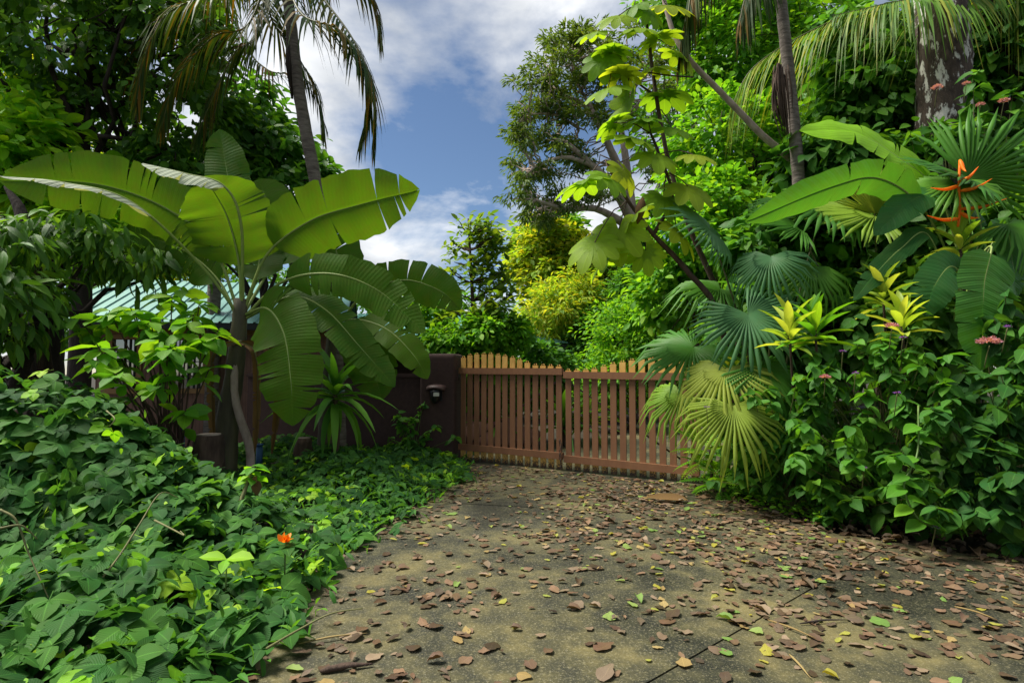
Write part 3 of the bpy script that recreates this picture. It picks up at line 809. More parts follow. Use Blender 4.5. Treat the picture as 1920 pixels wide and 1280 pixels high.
# ------------------------------------------------------------------ big-leaf plants
def banana_leaf(parent, px, width, nh, mat='leaf_banana', tears=5, fold=.18, droop=.25, rib='midrib', name='leaf', petiole=0.0, torn=.03, label=None, w0=.02, rad=.022):
    pts = np.array([P(*q) for q in px]); M_ = 44
    c = catmull(pts, M_)
    seg = np.concatenate([[0], np.cumsum(np.linalg.norm(np.diff(c, axis=0), axis=1))]); tt = seg / seg[-1]
    tan = unit(np.gradient(c, axis=0)); nh = np.asarray(nh, float)
    side = unit(np.cross(tan, nh)); nor = np.cross(side, tan)
    def wp(t):
        t = (t - petiole) / (1 - petiole)
        if t <= 0: return 0
        return width * min(1, (t / .14)) ** .55 * (max(0.0, 1 - max(0, (t - .55) / .45) ** 2.4)) ** .8 + .004
    tint = random.random(); m = MB()
    st = [i for i in range(M_) if tt[i] >= petiole]
    for sg in (-1, 1):
        cuts = sorted(random.sample(st[4:-3], min(tears, len(st) - 8)))
        edges = [st[0]] + cuts + [st[-1]]
        for a, b in zip(edges[:-1], edges[1:]):
            if b <= a: continue
            bend = random.uniform(-.10, .14); v, uv, f = [], [], []
            ph = random.uniform(0, 6)
            for i in range(a, b + 1):
                w = wp(tt[i])
                g = 0.0
                if i == a and a != st[0]: g = torn * random.uniform(.3, 1)
                if i == b and b != st[-1]: g = -torn * random.uniform(.3, 1)
                ln = 1 + .03 * math.sin(i * 1.7 + ph) + random.uniform(-.015, .015)
                for k, s_ in enumerate((0, .3, .65, 1.0)):
                    ww = w * s_ * ln
                    z = ww * (fold + bend * s_) - droop * width * (s_ * w / width) ** 2 + .010 * math.sin(i * .9 + ph) * s_
                    v.append(c[i] + side[i] * sg * ww * math.cos(fold) + nor[i] * z + tan[i] * (g * s_ * s_ + .10 * width * s_))
                    uv.append((s_ * sg, tt[i]))
            k4 = 4
            for i in range(b - a):
                for k in range(3):
                    q = (i * k4 + k, i * k4 + k + 1, (i + 1) * k4 + k + 1, (i + 1) * k4 + k)
                    f.append(q if sg > 0 else q[::-1])
            m.faces(v, f, uv, tint)
    o = m.build(name, mat, parent)
    if label: o["label"] = label
    r = MB(); r.tube(c - nor * .006, np.linspace(rad, .004, M_), 6, caps=False); r.build('midrib', rib, o)
    return o

def pos_g(px, D): return P(px, 700, D) * np.array((1, 1, 0))
UP = (0, 0, 1); CAMW = (0, -1, .35)

# --- main banana
bD = 7.4
bb = pos_g(425, bD)
ban = thing('banana_plant', 'large banana plant with broad torn leaves in front of the brown house', 'banana plant', bb)
m = MB(); m.tube(catmull([bb, P(425, 800, bD), P(442, 680, bD), P(452, 560, bD)], 16), np.linspace(.17, .085, 16), 12, wob=.04); m.build('stem', 'banana_stem', ban)
m = MB(); m.tube(catmull([pos_g(462, bD - .15), P(470, 850, bD - .1), P(440, 740, bD - .1), P(448, 620, bD)], 14), np.linspace(.06, .045, 14), 8, wob=.05); m.build('stem', 'bark_pale', ban)
BL = [ # midrib pixels, half width px, normal hint, tears, petiole fraction
    ([(456, 580, 7.4), (452, 480, 7.5), (432, 360, 7.6), (412, 246, 7.7)], 40, (.15, -1, .1), 1, .42),
    ([(458, 580, 7.4), (500, 478, 7.3), (580, 415, 7.2), (670, 385, 7.1), (781, 357, 7.0)], 66, (.1, -.9, -.22), 4, .30),
    ([(452, 580, 7.4), (447, 490, 7.3), (425, 405, 7.1), (388, 338, 6.9)], 84, (.1, -1, -.1), 3, .32),
    ([(448, 590, 7.4), (400, 465, 7.3), (310, 390, 7.2), (180, 345, 7.0), (5, 338, 6.8)], 62, (0, -.9, -.15), 8, .24),
    ([(446, 600, 7.4), (405, 520, 7.5), (330, 462, 7.6), (225, 436, 7.7)], 42, (0, -.9, -.1), 9, .25),
    ([(458, 590, 7.4), (500, 578, 7.1), (532, 625, 6.85), (545, 710, 6.75), (549, 792, 6.75)], 62, (.05, -1, .15), 6, .16),
    ([(462, 590, 7.4), (530, 528, 7.2), (620, 513, 7.0), (710, 545, 6.9), (795, 622, 6.8)], 42, (0, -.9, .05), 5, .26),
    ([(462, 595, 7.4), (545, 556, 7.3), (610, 580, 7.2), (675, 650, 7.1), (738, 722, 7.05)], 42, (.35, -.7, .6), 6, .22),
    ([(456, 590, 7.5), (480, 520, 7.8), (492, 450, 8.0), (496, 385, 8.2)], 44, (0, -1, .1), 2, .3),
    ([(455, 590, 7.5), (520, 480, 8.0), (560, 420, 8.2), (600, 400, 8.4)], 50, (-.2, -.9, -.1), 4, .4),
    ([(450, 590, 7.5), (510, 455, 8.3), (500, 380, 8.6), (485, 338, 8.8)], 46, (.3, -1, .2), 2, .55),
]
for px, w, nh, te, pe in BL:
    banana_leaf(ban, px, S(w, px[-1][2]), nh, tears=te, petiole=pe)
banana_leaf(ban, [(452, 585, 7.4), (452, 420, 7.0), (420, 348, 6.8), (350, 325, 6.7), (268, 306, 6.6)], S(24, 6.7), (0, -.25, .9), 'leaf_pale', 3, fold=-.5, petiole=.62, label='pale grey dried banana leaf lying on top')
banana_leaf(ban, [(448, 590, 7.4), (380, 500, 7.0), (250, 380, 6.3), (120, 342, 6.0), (0, 330, 5.8)], S(14, 6.3), (0, -.3, .9), 'leaf_pale', 3, fold=-.3, petiole=.5)
for px0, dx in ((462, 16), (415, -14), (470, 40)):
    banana_leaf(ban, [(450, 640, 7.3), (px0 + dx, 660, 7.15), (px0 + dx * 1.3, 740, 7.1), (px0 + dx, 850, 7.1)], .07, (.3, -1, 0), 'leaf_dry', 6, fold=.9, rib='midrib_dark', name='dry_leaf')

# --- second banana behind
b2 = pos_g(610, 8.8)
ban2 = thing('banana_plant', 'smaller banana plant leaning toward the gate pillar behind the dracaena', 'banana plant', b2)
m = MB(); m.tube(catmull([b2, P(612, 780, 8.8), P(622, 640, 8.8), P(640, 590, 8.7)], 14), np.linspace(.13, .06, 14), 10, wob=.04); m.build('stem', 'banana_stem', ban2)
for px, w, nh, te, pe in [
    ([(640, 600, 8.7), (690, 545, 8.5), (760, 525, 8.4), (825, 545, 8.3), (862, 578, 8.3)], 40, (0, -.9, -.05), 3, .3),
    ([(635, 600, 8.7), (680, 600, 8.4), (730, 620, 8.2), (775, 665, 8.1), (800, 708, 8.1)], 34, (.3, -.8, .5), 3, .25),
    ([(632, 610, 8.7), (660, 612, 8.4), (690, 660, 8.3), (705, 710, 8.3), (715, 745, 8.3)], 46, (.3, -1, .2), 3, .22),
    ([(630, 610, 8.8), (600, 560, 8.9), (560, 545, 9.0), (500, 560, 9.1)], 36, (0, -.6, .8), 5, .25),
    ([(634, 610, 8.8), (640, 520, 8.9), (620, 440, 9.1), (590, 400, 9.3)], 46, (-.2, -1, .1), 4, .3)]:
    banana_leaf(ban2, px, S(w, px[-1][2]), nh, tears=te, petiole=pe)

# --- dracaena-like rosette
def rosette(name, label, cat, ctr, k, length, tpl, mat, stem_r=.04, lift=(.9, -.15), base=None, group=None, wid=None):
    base = np.array((ctr[0], ctr[1], 0.)) if base is None else base
    t = thing(name, label, cat, base, group)
    m = MB(); m.tube(catmull([base, (base + ctr) / 2 + np.array((.03, 0, 0)), ctr], 8), np.linspace(stem_r * 1.2, stem_r * .8, 8), 8, wob=.06); m.build('stem', 'bark_brown', t)
    a = np.arange(k) * 2.399963 + random.random() * 6
    el = np.linspace(lift[0], lift[1], k) + rng.uniform(-.12, .12, k)
    d = np.column_stack([np.cos(a) * np.cos(el * 1.4), np.sin(a) * np.cos(el * 1.4), np.sin(el * 1.4)])
    hz = np.column_stack([np.cos(a), np.sin(a), np.zeros(k)])
    n = np.array((0, 0, 1.0)) * np.cos(el * 1.4)[:, None] - hz * np.sin(el * 1.4)[:, None]
    p = ctr + d * .03 - np.linspace(0, .18, k)[:, None] * UZ
    s_ = length * rng.uniform(.75, 1.1, k)
    leaf_objs(t, 'leaf', T[tpl], p, d, n, s_, mat)
    return t
rosette('dracaena', 'sword leaved dracaena with arching pale leaves below the banana leaves', 'dracaena', P(628, 735, 8.0), 30, .95, 'strap', 'leaf_fan', .05, (1.0, -.5))

# --- tree stumps and small posts on the left
for px, D, h, r, lab in ((395, 6.9, .75, .17, 'mossy fibrous tree stump under the banana plant'), (572, 8.3, .55, .12, 'short brown stump beside the dracaena')):
    q = pos_g(px, D); t = thing('tree_stump', lab, 'stump', q)
    m = MB(); zz_ = np.linspace(0, h, 8); m.tube([q + UZ * z for z in zz_], r * (1.25 - .3 * zz_ / h), 16, wob=.09); m.build('stump_body', 'bark_brown', t)
    m = MB(); m.tube([q + UZ * (h + .001), q + UZ * (h + .012)], r * .82, 14, wob=.05); m.build('cut_top', 'bark_pale', t)
for px, D, h, lab in ((345, 9.2, .6, 'thin blue pipe standing before the board wall'), (490, 8.2, .45, 'short blue pipe standing beside the banana stems')):
    q = pos_g(px, D); t = thing('blue_pipe', lab, 'pipe', q, 'blue pipes')
    m = MB(); m.tube([q, q + UZ * h], .045, 10); m.build('pipe_body', 'blue_paint', t)
    m = MB(); m.tube([q + UZ * h, q + UZ * (h + .03)], .055, 10); m.build('cap', 'blue_paint', t)

# ------------------------------------------------------------------ palms
def frond(parent, px, ll, n=46, mat='leaf_palm', droop=.5, width=.03, rr=.022, lift=.0, name='frond', ang=.75, world=False, hang=0.0, label=None):
    pts = np.array(px, float) if world else np.array([P(*q) for q in px])
    c = catmull(pts, 40); tan = unit(np.gradient(c, axis=0))
    m = MB()
    for sg in (-1, 1):
        for k in range(n):
            t = .06 + .93 * (k + random.random() * .5) / n; i = min(39, int(t * 39)); f = t * 39 - i
            p0 = c[i] * (1 - f) + c[min(39, i + 1)] * f; tn = tan[i]
            sd = np.cross(tn, UZ); sd = sd / (np.linalg.norm(sd) + .15)
            upv = np.cross(sd, tn)
            L = ll * (math.sin(math.pi * min(1, t * .86 + .12)) ** .6) * random.uniform(.85, 1.1)
            d = unit(sd * sg * math.cos(ang * t + .35) + tn * math.sin(ang * t + .35) + upv * lift + np.array((0, 0, -hang)) + rng.standard_normal(3) * .05)
            dr = droop * random.uniform(.7, 1.4)
            wdir = unit(np.cross(d, upv + np.array((0, 0, .3)) + rng.standard_normal(3) * .15))
            v, uv = [], []
            for j, s_ in enumerate((0, .3, .65, 1.0)):
                q = p0 + d * L * s_ * (1 - .2 * dr * s_) + np.array((0, 0, -1)) * dr * L * s_ * s_
                w = width * (.55, 1, .75, .06)[j]
                v += [q - wdir * w * .5, q + wdir * w * .5]; uv += [(-1, s_), (1, s_)]
            m.faces(v, [(0, 1, 3, 2), (2, 3, 5, 4), (4, 5, 7, 6)], uv, random.random() * (.86 if random.random() < .8 else 1))
    o = m.build(name, mat, parent, smooth=False)
    if label: o["label"] = label
    r = MB(); r.tube(c, np.linspace(rr, .004, 40), 6, caps=False); r.build('rachis', 'midrib_dark', o)
    return o
def palm_trunk(pts, r0, r1, n=40, rings=True):
    c = catmull(pts, n); rad = np.linspace(r0, r1, n)
    if rings: rad = rad * (1 + .045 * (np.arange(n) % 2))
    m = MB(); m.tube(c, rad, 12, wob=.015); return m
# tall slender palm
pD = 9.2; pb_ = pos_g(640, pD); top = P(520, -110, pD)
pal = thing('palm_tree', 'tall slender leaning palm rising behind the banana leaves', 'palm tree', pb_)
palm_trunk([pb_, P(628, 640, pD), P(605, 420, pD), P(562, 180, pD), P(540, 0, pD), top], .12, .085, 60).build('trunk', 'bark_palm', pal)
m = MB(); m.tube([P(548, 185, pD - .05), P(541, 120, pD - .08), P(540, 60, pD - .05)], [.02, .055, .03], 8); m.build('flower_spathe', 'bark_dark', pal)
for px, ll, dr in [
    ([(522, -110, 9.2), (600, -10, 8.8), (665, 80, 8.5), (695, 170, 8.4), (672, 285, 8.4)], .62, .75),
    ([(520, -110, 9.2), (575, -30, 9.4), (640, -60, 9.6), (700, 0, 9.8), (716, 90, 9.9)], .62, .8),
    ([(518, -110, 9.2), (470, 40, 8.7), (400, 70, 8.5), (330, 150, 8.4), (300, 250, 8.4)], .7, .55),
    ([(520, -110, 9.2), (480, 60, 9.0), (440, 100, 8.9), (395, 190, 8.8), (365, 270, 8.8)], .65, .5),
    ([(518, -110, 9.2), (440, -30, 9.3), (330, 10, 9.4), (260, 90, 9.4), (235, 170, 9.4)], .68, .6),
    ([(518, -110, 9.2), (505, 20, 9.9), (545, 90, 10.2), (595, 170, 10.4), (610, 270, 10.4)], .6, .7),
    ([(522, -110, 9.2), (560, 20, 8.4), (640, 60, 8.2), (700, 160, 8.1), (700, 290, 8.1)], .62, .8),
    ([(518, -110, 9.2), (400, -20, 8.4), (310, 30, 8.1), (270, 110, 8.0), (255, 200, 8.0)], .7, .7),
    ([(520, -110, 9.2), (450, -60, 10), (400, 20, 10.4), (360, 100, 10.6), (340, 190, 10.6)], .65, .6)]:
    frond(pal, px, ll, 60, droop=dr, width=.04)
# second palm, further left
p2 = pos_g(398, 11.5)
pal2 = thing('palm_tree', 'pale grey palm trunk standing among the dark trees, left of the leaning palm', 'palm tree', p2)
palm_trunk([p2, P(402, 520, 11.5), P(396, 250, 11.5), P(385, 0, 11.5), P(380, -160, 11.5)], .13, .10, 50).build('trunk', 'bark_palm', pal2)
for px, ll in [([(380, -160, 11.5), (450, 60, 11), (500, 130, 10.8), (575, 150, 10.6), (615, 250, 10.6)], .62),
               ([(380, -160, 11.5), (330, -20, 11), (290, 60, 10.8), (250, 180, 10.7)], .7),
               ([(380, -160, 11.5), (420, 0, 12.2), (440, 130, 12.4), (430, 230, 12.4)], .7)]:
    frond(pal2, px, ll, 46, droop=.7, width=.04)

# ------------------------------------------------------------------ trees: left side
blob_tree('broadleaf_tree', 'dark dense mango like tree filling the upper left corner', 'tree', pos_g(155, 9.6),
          [B(90, 60, 9.3, 170, 110, 1.3), B(300, 60, 10, 130, 110, 1.3), B(290, 220, 10, 150, 90, 1.2), B(60, -60, 9, 200, 90, 1.6), B(340, 320, 10.4, 110, 70, 1)],
          'leaf_dark', 'bark_dark', 250, 30, .20, 'oval', .40, .17, 22, trunk_pts=[pos_g(150, 9.6), P(158, 420, 9.6), P(155, 200, 9.6), P(180, 40, 9.6)], droop=.6)
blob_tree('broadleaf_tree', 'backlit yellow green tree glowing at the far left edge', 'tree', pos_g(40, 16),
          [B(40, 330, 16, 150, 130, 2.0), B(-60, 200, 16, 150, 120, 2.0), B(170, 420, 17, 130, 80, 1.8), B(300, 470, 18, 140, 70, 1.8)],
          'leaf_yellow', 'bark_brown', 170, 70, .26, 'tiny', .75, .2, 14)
blob_tree('broadleaf_tree', 'leafy green tree with long leaves behind the leaning palm', 'tree', pos_g(500, 12),
          [B(500, 280, 12, 90, 55, 1.2), B(540, 370, 12, 80, 70, 1.2), B(450, 210, 12.3, 70, 50, 1), B(430, 330, 12, 70, 60, 1)],
          'leaf_mid', 'bark_dark', 120, 40, .25, 'oval', .5, .12, 14, droop=.55)
blob_tree('broadleaf_tree', 'green tree at the left edge with drooping dark leaves over the mound', 'tree', pos_g(-60, 7.2),
          [B(40, 470, 6.8, 110, 50, .9), B(0, 580, 6.4, 80, 90, .8), B(150, 450, 7.4, 90, 40, .6), B(250, 480, 7.6, 80, 40, .6)],
          'leaf_dark', 'bark_dark', 110, 16, .27, 'lance', .34, .13, 14, droop=.7, n_ind=120)
blob_tree('broadleaf_tree', 'tree with bright green leaves above the mound at far left', 'tree', pos_g(-90, 10.5),
          [B(40, 310, 9.0, 130, 80, .8), B(130, 390, 9.2, 110, 60, .8), B(-10, 200, 9, 90, 70, .8)],
          'leaf_lime', 'bark_dark', 120, 26, .26, 'oval', .45, .12, 12, droop=.5)
# trunk wrapped in hanging roots
q = pos_g(78, 7.6); t = thing('rooted_trunk', 'thick dark trunk wrapped in thin hanging roots at left', 'tree trunk', q)
m = MB(); m.tube(catmull([q, P(88, 660, 7.6), P(70, 520, 7.6), P(40, 400, 7.7), P(10, 350, 7.8)], 20), np.linspace(.26, .02, 20), 14, wob=.07); m.build('trunk', 'bark_dark', t)
for k in range(16):
    x0 = random.uniform(42, 108); m = MB()
    m.tube(catmull([P(x0 - 22, 500, 7.32), P(x0 - 8 + random.uniform(-12, 12), 580, 7.3), P(x0 + random.uniform(-10, 16), 660, 7.3), P(x0 + 14, 760, 7.3)], 12), .009, 5); m.build('root', 'bark_brown', t)
# broad-leaved shrub, lit from behind, in front of the house
def broad_shrub(name, label, base, whorls, tpl, mat, size, per, stem='stem_green', n_ind=300, cat='shrub', stem_r=.016, ndroop=.25, group=None, nj=.35):
    t = thing(name, label, cat, base, group); m = MB(); pp, dd, nn, ss = [], [], [], []
    for c, out_ in whorls:
        c = np.asarray(c, float)
        hubp = base + (c - base) * np.array((.25, .25, .45)) + rng.standard_normal(3) * np.array((.08, .05, .03))
        m.tube(catmull([base + rng.standard_normal(3) * np.array((.05, .05, 0)), hubp, c], 9), np.linspace(stem_r, stem_r * .4, 9), 5, caps=False)
        a0 = random.random() * 6
        for k in range(per):
            a = a0 + k * 2.39996; e = random.uniform(-.35, .55) - .5 * k / per
            d = np.array((math.cos(a) * math.cos(e), math.sin(a) * math.cos(e), math.sin(e) - ndroop)) + np.asarray(out_) * .35
            pp.append(c - unit(c - hubp) * .04 * k * random.random()); dd.append(d); nn.append(np.array((0, 0, 1.0)) + rng.standard_normal(3) * nj + d * .1); ss.append(size * random.uniform(.65, 1.15))
    m.build('stems', stem, t)
    leafset(t, T[tpl], np.array(pp), np.array(dd), np.array(nn), np.array(ss), mat, n_ind)
    return t
wh = []
for px, py, D in [(200, 590, 6.6), (255, 570, 6.6), (300, 600, 6.5), (350, 590, 6.7), (230, 640, 6.3), (290, 655, 6.3), (180, 660, 6.2), (340, 650, 6.5), (395, 620, 6.8), (210, 700, 6.1), (270, 705, 6.2), (330, 710, 6.5), (240, 760, 6.3), (290, 790, 6.4), (380, 690, 6.8), (160, 610, 6.5), (360, 770, 6.6), (300, 540, 7.0), (360, 545, 7.0)]:
    for _ in range(2 if py < 680 else 1):
        wh.append((P(px + random.uniform(-25, 25), py + random.uniform(-20, 20), D + random.uniform(-.3, .3)), (random.uniform(-.5, .5), -.4, .1)))
broad_shrub('broadleaf_shrub', 'tall shrub with big bright backlit leaves in front of the house windows', pos_g(330, 6.8), wh, 'oval', 'leaf_bright', .30, 9, 'bark_brown', 300)

# ------------------------------------------------------------------ trees: centre
def hand_tree(t, limbs, mat_b):
    m = MB(); tips = []
    for pxs, r0, r1 in limbs:
        c = catmull([P(*q) for q in pxs], 12); m.tube(c, np.linspace(r0, r1, 12), 8, wob=.04)
        tips.append(c)
    return m, tips
yt = thing('young_tree', 'slender young tree with upright leaf whorls standing behind the pillar', 'tree', pos_g(888, 12.2))
m, tips = hand_tree(yt, [([(890, 742, 12.2), (889, 640, 12.2), (884, 520, 12.2), (878, 410, 12.2)], .07, .018)], None)
pp, dd, nn, ss = [], [], [], []
ends = []
trunk = tips[0]
for k in range(78):
    f = random.uniform(.40, 1.0); i = int(f * 11); a = random.random() * 6.283
    ext = (1.05 - .62 * f) * 1.0 * random.uniform(.45, 1.05)
    if random.random() < .4: a = random.gauss(0, .6); ext *= 1.25
    e = trunk[i] + np.array((math.cos(a) * ext, math.sin(a) * ext, ext * random.uniform(.25, .75)))
    m.tube(limb_path(trunk[i], e, 6, .1, .03), np.linspace(.022, .008, 6), 5, caps=False); ends.append(e)
m.build('trunk', 'bark_brown', yt)
for e in ends + [trunk[-1]]:
    for k in range(15):
        a = k * 2.4 + random.random(); el = random.uniform(-.5, .9)
        d = np.array((math.cos(a) * math.cos(el), math.sin(a) * math.cos(el), math.sin(el)))
        pp.append(e - UZ * random.random() * .28 + d * .03 + rng.standard_normal(3) * .06); dd.append(d); nn.append(UZ + d * .2 + rng.standard_normal(3) * .4); ss.append(random.uniform(.17, .3))
leafset(yt, T['obov'], np.array(pp), np.array(dd), np.array(nn), np.array(ss), 'leaf_young', 300)
# big open tree with pale limbs
BD = 22.0
bt = thing('rainforest_tree', 'tall open crowned tree with pale branching limbs against the clouds', 'tree', pos_g(1205, BD))
limbs = [([(1205, 770, BD), (1200, 620, BD), (1192, 480, BD), (1185, 400, BD)], .42, .30),
         ([(1185, 400, BD), (1165, 330, BD), (1140, 270, BD - .5), (1110, 205, BD - 1)], .26, .09),
         ([(1188, 420, BD), (1150, 350, BD - 1), (1110, 310, BD - 1.5), (1060, 265, BD - 2)], .22, .07),
         ([(1188, 430, BD), (1120, 392, BD - 1), (1060, 392, BD - 1.5), (1005, 375, BD - 2)], .18, .05),
         ([(1185, 400, BD), (1175, 310, BD + .5), (1160, 210, BD + 1), (1150, 130, BD + 1)], .2, .06),
         ([(1140, 270, BD - .5), (1100, 200, BD - .5), (1060, 180, BD - .5), (1020, 150, BD)], .11, .04),
         ([(1110, 205, BD - 1), (1085, 160, BD - 1), (1070, 110, BD - 1)], .08, .03),
         ([(1110, 310, BD - 1.5), (1060, 295, BD - 2), (1010, 310, BD - 2), (985, 330, BD - 2)], .09, .03),
         ([(1160, 210, BD + 1), (1200, 150, BD + 1), (1240, 110, BD + 1)], .1, .04),
         ([(1190, 440, BD), (1230, 360, BD + 1), (1260, 280, BD + 1)], .16, .05),
         ([(1085, 240, BD - 1), (1040, 215, BD - 1.2), (985, 215, BD - 1.2)], .07, .025)]
m, tips = hand_tree(bt, limbs, None)
CL = [(1075, 95, 55, 30), (1040, 130, 50, 30), (1120, 110, 55, 35), (1010, 165, 45, 30), (1070, 165, 50, 25), (985, 215, 35, 30), (1030, 210, 45, 25), (975, 270, 30, 35), (1010, 255, 40, 25), (1100, 150, 40, 30),
      (980, 330, 35, 30), (1020, 320, 45, 25), (990, 375, 35, 30), (1045, 370, 45, 25), (1015, 405, 30, 20), (1150, 80, 50, 40), (1180, 140, 50, 40), (1240, 110, 60, 50), (1250, 200, 60, 50), (1090, 300, 35, 18), (1140, 230, 40, 25), (1080, 215, 35, 18), (1255, 300, 55, 50), (1130, 360, 40, 22), (1060, 270, 35, 15), (1045, 80, 30, 22), (1090, 70, 25, 18)]
cc = []
for x, y, rx, ry in CL:
    for _ in range(11):
        cc.append(P(x + random.gauss(0, rx * .5), y + random.gauss(0, ry * .5), BD + random.uniform(-2.4, 1.6)))
cc = np.array(cc)
allp = np.concatenate(tips[1:])
for c in cc:
    j = np.argmin(np.linalg.norm(allp - c, axis=1) + (allp[:, 2] > c[2]) * .6)
    m.tube(limb_path(allp[j], c, 6, .05, .06), np.linspace(.035, .012, 6), 4, caps=False)
m.build('trunk', 'bark_pale', bt)
p, d, n, s_ = clump_leaves(cc, unit(cc - P(1120, 300, BD)), .42, 50, .23, .45, .6, .55)
mm = MB(); scatter(mm, T['tinylong'], p, d, n, s_ * 1.1); mm.build('crown', 'leaf_grey', bt, kind='stuff')
# epiphyte clump up its trunk
t = thing('climbing_fern', 'dark bluish climbing leaves wrapped round the tall tree trunk', 'vine', P(1200, 640, BD - 1))
p = np.array([P(1195 + random.gauss(0, 16), random.uniform(430, 640), BD - .4 + random.uniform(-.5, .2)) for _ in range(1300)])
mm = MB(); scatter(mm, T['tiny'], p, unit(rng.standard_normal((1300, 3)) * .5 + np.array((0, -.4, -.8))), unit(rng.standard_normal((1300, 3)) * .3 + np.array((0, -1, .3))), rng.uniform(.25, .5, 1300)); mm.build('foliage', 'leaf_blue', t, kind='stuff')
# background masses, each its own tree
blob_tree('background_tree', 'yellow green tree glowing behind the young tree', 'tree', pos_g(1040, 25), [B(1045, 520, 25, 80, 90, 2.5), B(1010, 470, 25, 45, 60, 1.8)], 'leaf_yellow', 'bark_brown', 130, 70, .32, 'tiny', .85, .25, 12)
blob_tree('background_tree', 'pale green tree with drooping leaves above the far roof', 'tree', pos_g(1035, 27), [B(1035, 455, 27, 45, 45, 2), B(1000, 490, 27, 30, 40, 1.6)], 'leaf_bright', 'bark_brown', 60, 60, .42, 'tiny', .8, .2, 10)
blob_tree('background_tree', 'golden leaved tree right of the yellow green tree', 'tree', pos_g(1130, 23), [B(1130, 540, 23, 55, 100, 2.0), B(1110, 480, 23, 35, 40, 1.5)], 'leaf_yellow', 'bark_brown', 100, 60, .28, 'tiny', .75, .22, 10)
blob_tree('background_bush', 'feathery light green bamboo like bush above the gate', 'bush', pos_g(1045, 18.5), [B(1040, 590, 18.5, 55, 60, 1.4), B(1080, 560, 18.8, 40, 45, 1.2)], 'leaf_yellow', 'bark_brown', 80, 90, .22, 'tinylong', .6, .06, 14, trunk_name='stems')
blob_tree('background_bush', 'dense green hedge bush right behind the right gate leaf', 'bush', pos_g(1180, 15), [B(1170, 640, 15, 75, 75, 1.2), B(1240, 620, 14.5, 60, 90, 1.2), B(1150, 720, 15, 70, 55, 1.0)], 'leaf_bright', 'bark_brown', 200, 60, .14, 'tiny', .45, .08, 16, trunk_name='stems')
blob_tree('background_bush', 'tall leafy green bush under the climbing fern trunk', 'bush', pos_g(1190, 18), [B(1190, 560, 18, 60, 80, 1.3), B(1110, 640, 18, 55, 70, 1.2)], 'leaf_mid', 'bark_brown', 150, 65, .18, 'tiny', .55, .1, 14, trunk_name='stems')
blob_tree('garden_bush', 'glossy green bush spilling over the top of the pillar', 'bush', pos_g(880, 11.6), [B(850, 635, 11.7, 55, 25, .45), B(920, 625, 11.9, 60, 40, .6), B(960, 628, 12.3, 35, 30, .5), B(900, 680, 11.9, 70, 40, .5)], 'leaf_bright', 'bark_brown', 150, 34, .15, 'oval', .25, .04, 16, n_ind=250, trunk_name='stems')
blob_tree('garden_bush', 'bright leaved bush beside the far roof left of the young tree', 'bush', pos_g(800, 13), [B(800, 600, 13, 50, 40, .6), B(840, 650, 12.6, 40, 35, .5)], 'leaf_bright', 'bark_brown', 60, 34, .16, 'oval', .3, .04, 12, trunk_name='stems')
blob_tree('garden_bush', 'green bush with pointed leaves seen through the left gate leaf', 'bush', pos_g(940, 12.6), [B(930, 740, 12.6, 90, 55, .5), B(1020, 700, 13, 60, 60, .6)], 'leaf_mid', 'bark_brown', 110, 34, .16, 'oval', .3, .04, 12, trunk_name='stems')
blob_tree('garden_hedge', 'long low green hedge across the garden behind the gate', 'hedge', pos_g(1040, 19.5), [B(860, 715, 19.5, 110, 45, .8), B(1010, 715, 19.8, 110, 50, .8), B(1150, 710, 19.8, 110, 55, .8), B(1290, 690, 19, 110, 75, .9)], 'leaf_bright', 'bark_brown', 260, 55, .2, 'tiny', .5, .05, 20, trunk_name='stems')
blob_tree('forest_edge', 'distant green trees closing the view behind the houses', 'trees', pos_g(700, 38), [B(200, 560, 38, 420, 120, 4), B(650, 590, 40, 260, 60, 3), B(980, 640, 40, 200, 60, 3), B(1250, 600, 40, 240, 110, 3)], 'leaf_mid', 'bark_brown', 480, 50, .55, 'tiny', 1.3, .3, 20)
blob_tree('forest_edge', 'distant dark trees closing the view behind the right hand jungle', 'trees', pos_g(1600, 26), [B(1500, 300, 26, 330, 380, 4), B(1850, 350, 26, 280, 380, 4), B(1350, 560, 28, 170, 140, 3)], 'leaf_mid', 'bark_brown', 520, 55, .42, 'tiny', 1.2, .3, 24)

# ------------------------------------------------------------------ behind the gate
for k, (px, py, D, r) in enumerate([(905, 805, 11.6, .32), (950, 812, 12.0, .36), (985, 818, 11.9, .26), (895, 770, 12.4, .4)]):
    c = P(px, py, D); c[2] = 0
    t = thing('rock', ['reddish rock behind the leftmost pickets', 'largest reddish rock behind the left gate leaf', 'small reddish rock nearest the gate chain', 'tall reddish rock behind the others'][k], 'rock', c, 'garden rocks')
    import bmesh
    bm = bmesh.new(); bmesh.ops.create_icosphere(bm, subdivisions=3, radius=1)
    from mathutils import noise as mn
    for v in bm.verts:
        v.co *= 1 + .35 * mn.noise(v.co * 1.3 + Vector((k * 7, 0, 0))) + .1 * mn.noise(v.co * 4); v.co = Vector((v.co.x * r * 1.3, v.co.y * r, max(-.05, v.co.z * r + r * .55)))
    me = bpy.data.meshes.new('rock_body'); bm.to_mesh(me); bm.free(); me.materials.append(MATS['rock'])
    for pl in me.polygons: pl.use_smooth = True
    o = bpy.data.objects.new('rock_body', me); col.objects.link(o); o.parent = t
rosette('strap_plant', 'strap leaved plant seen through the middle of the gate', 'plant', P(1055, 790, 11.8), 26, 1.0, 'strap', 'leaf_mid', .04, (1.1, .1))
rosette('strap_plant', 'strap leaved plant among the rocks behind the left gate leaf', 'plant', P(925, 790, 12.0), 24, .9, 'strap', 'leaf_mid', .04, (1.1, .1))
rosette('strap_plant', 'arching strap leaved plant right of the gate chain', 'plant', P(1100, 790, 12.4), 24, .9, 'strap', 'leaf_olive', .04, (1.1, 0))

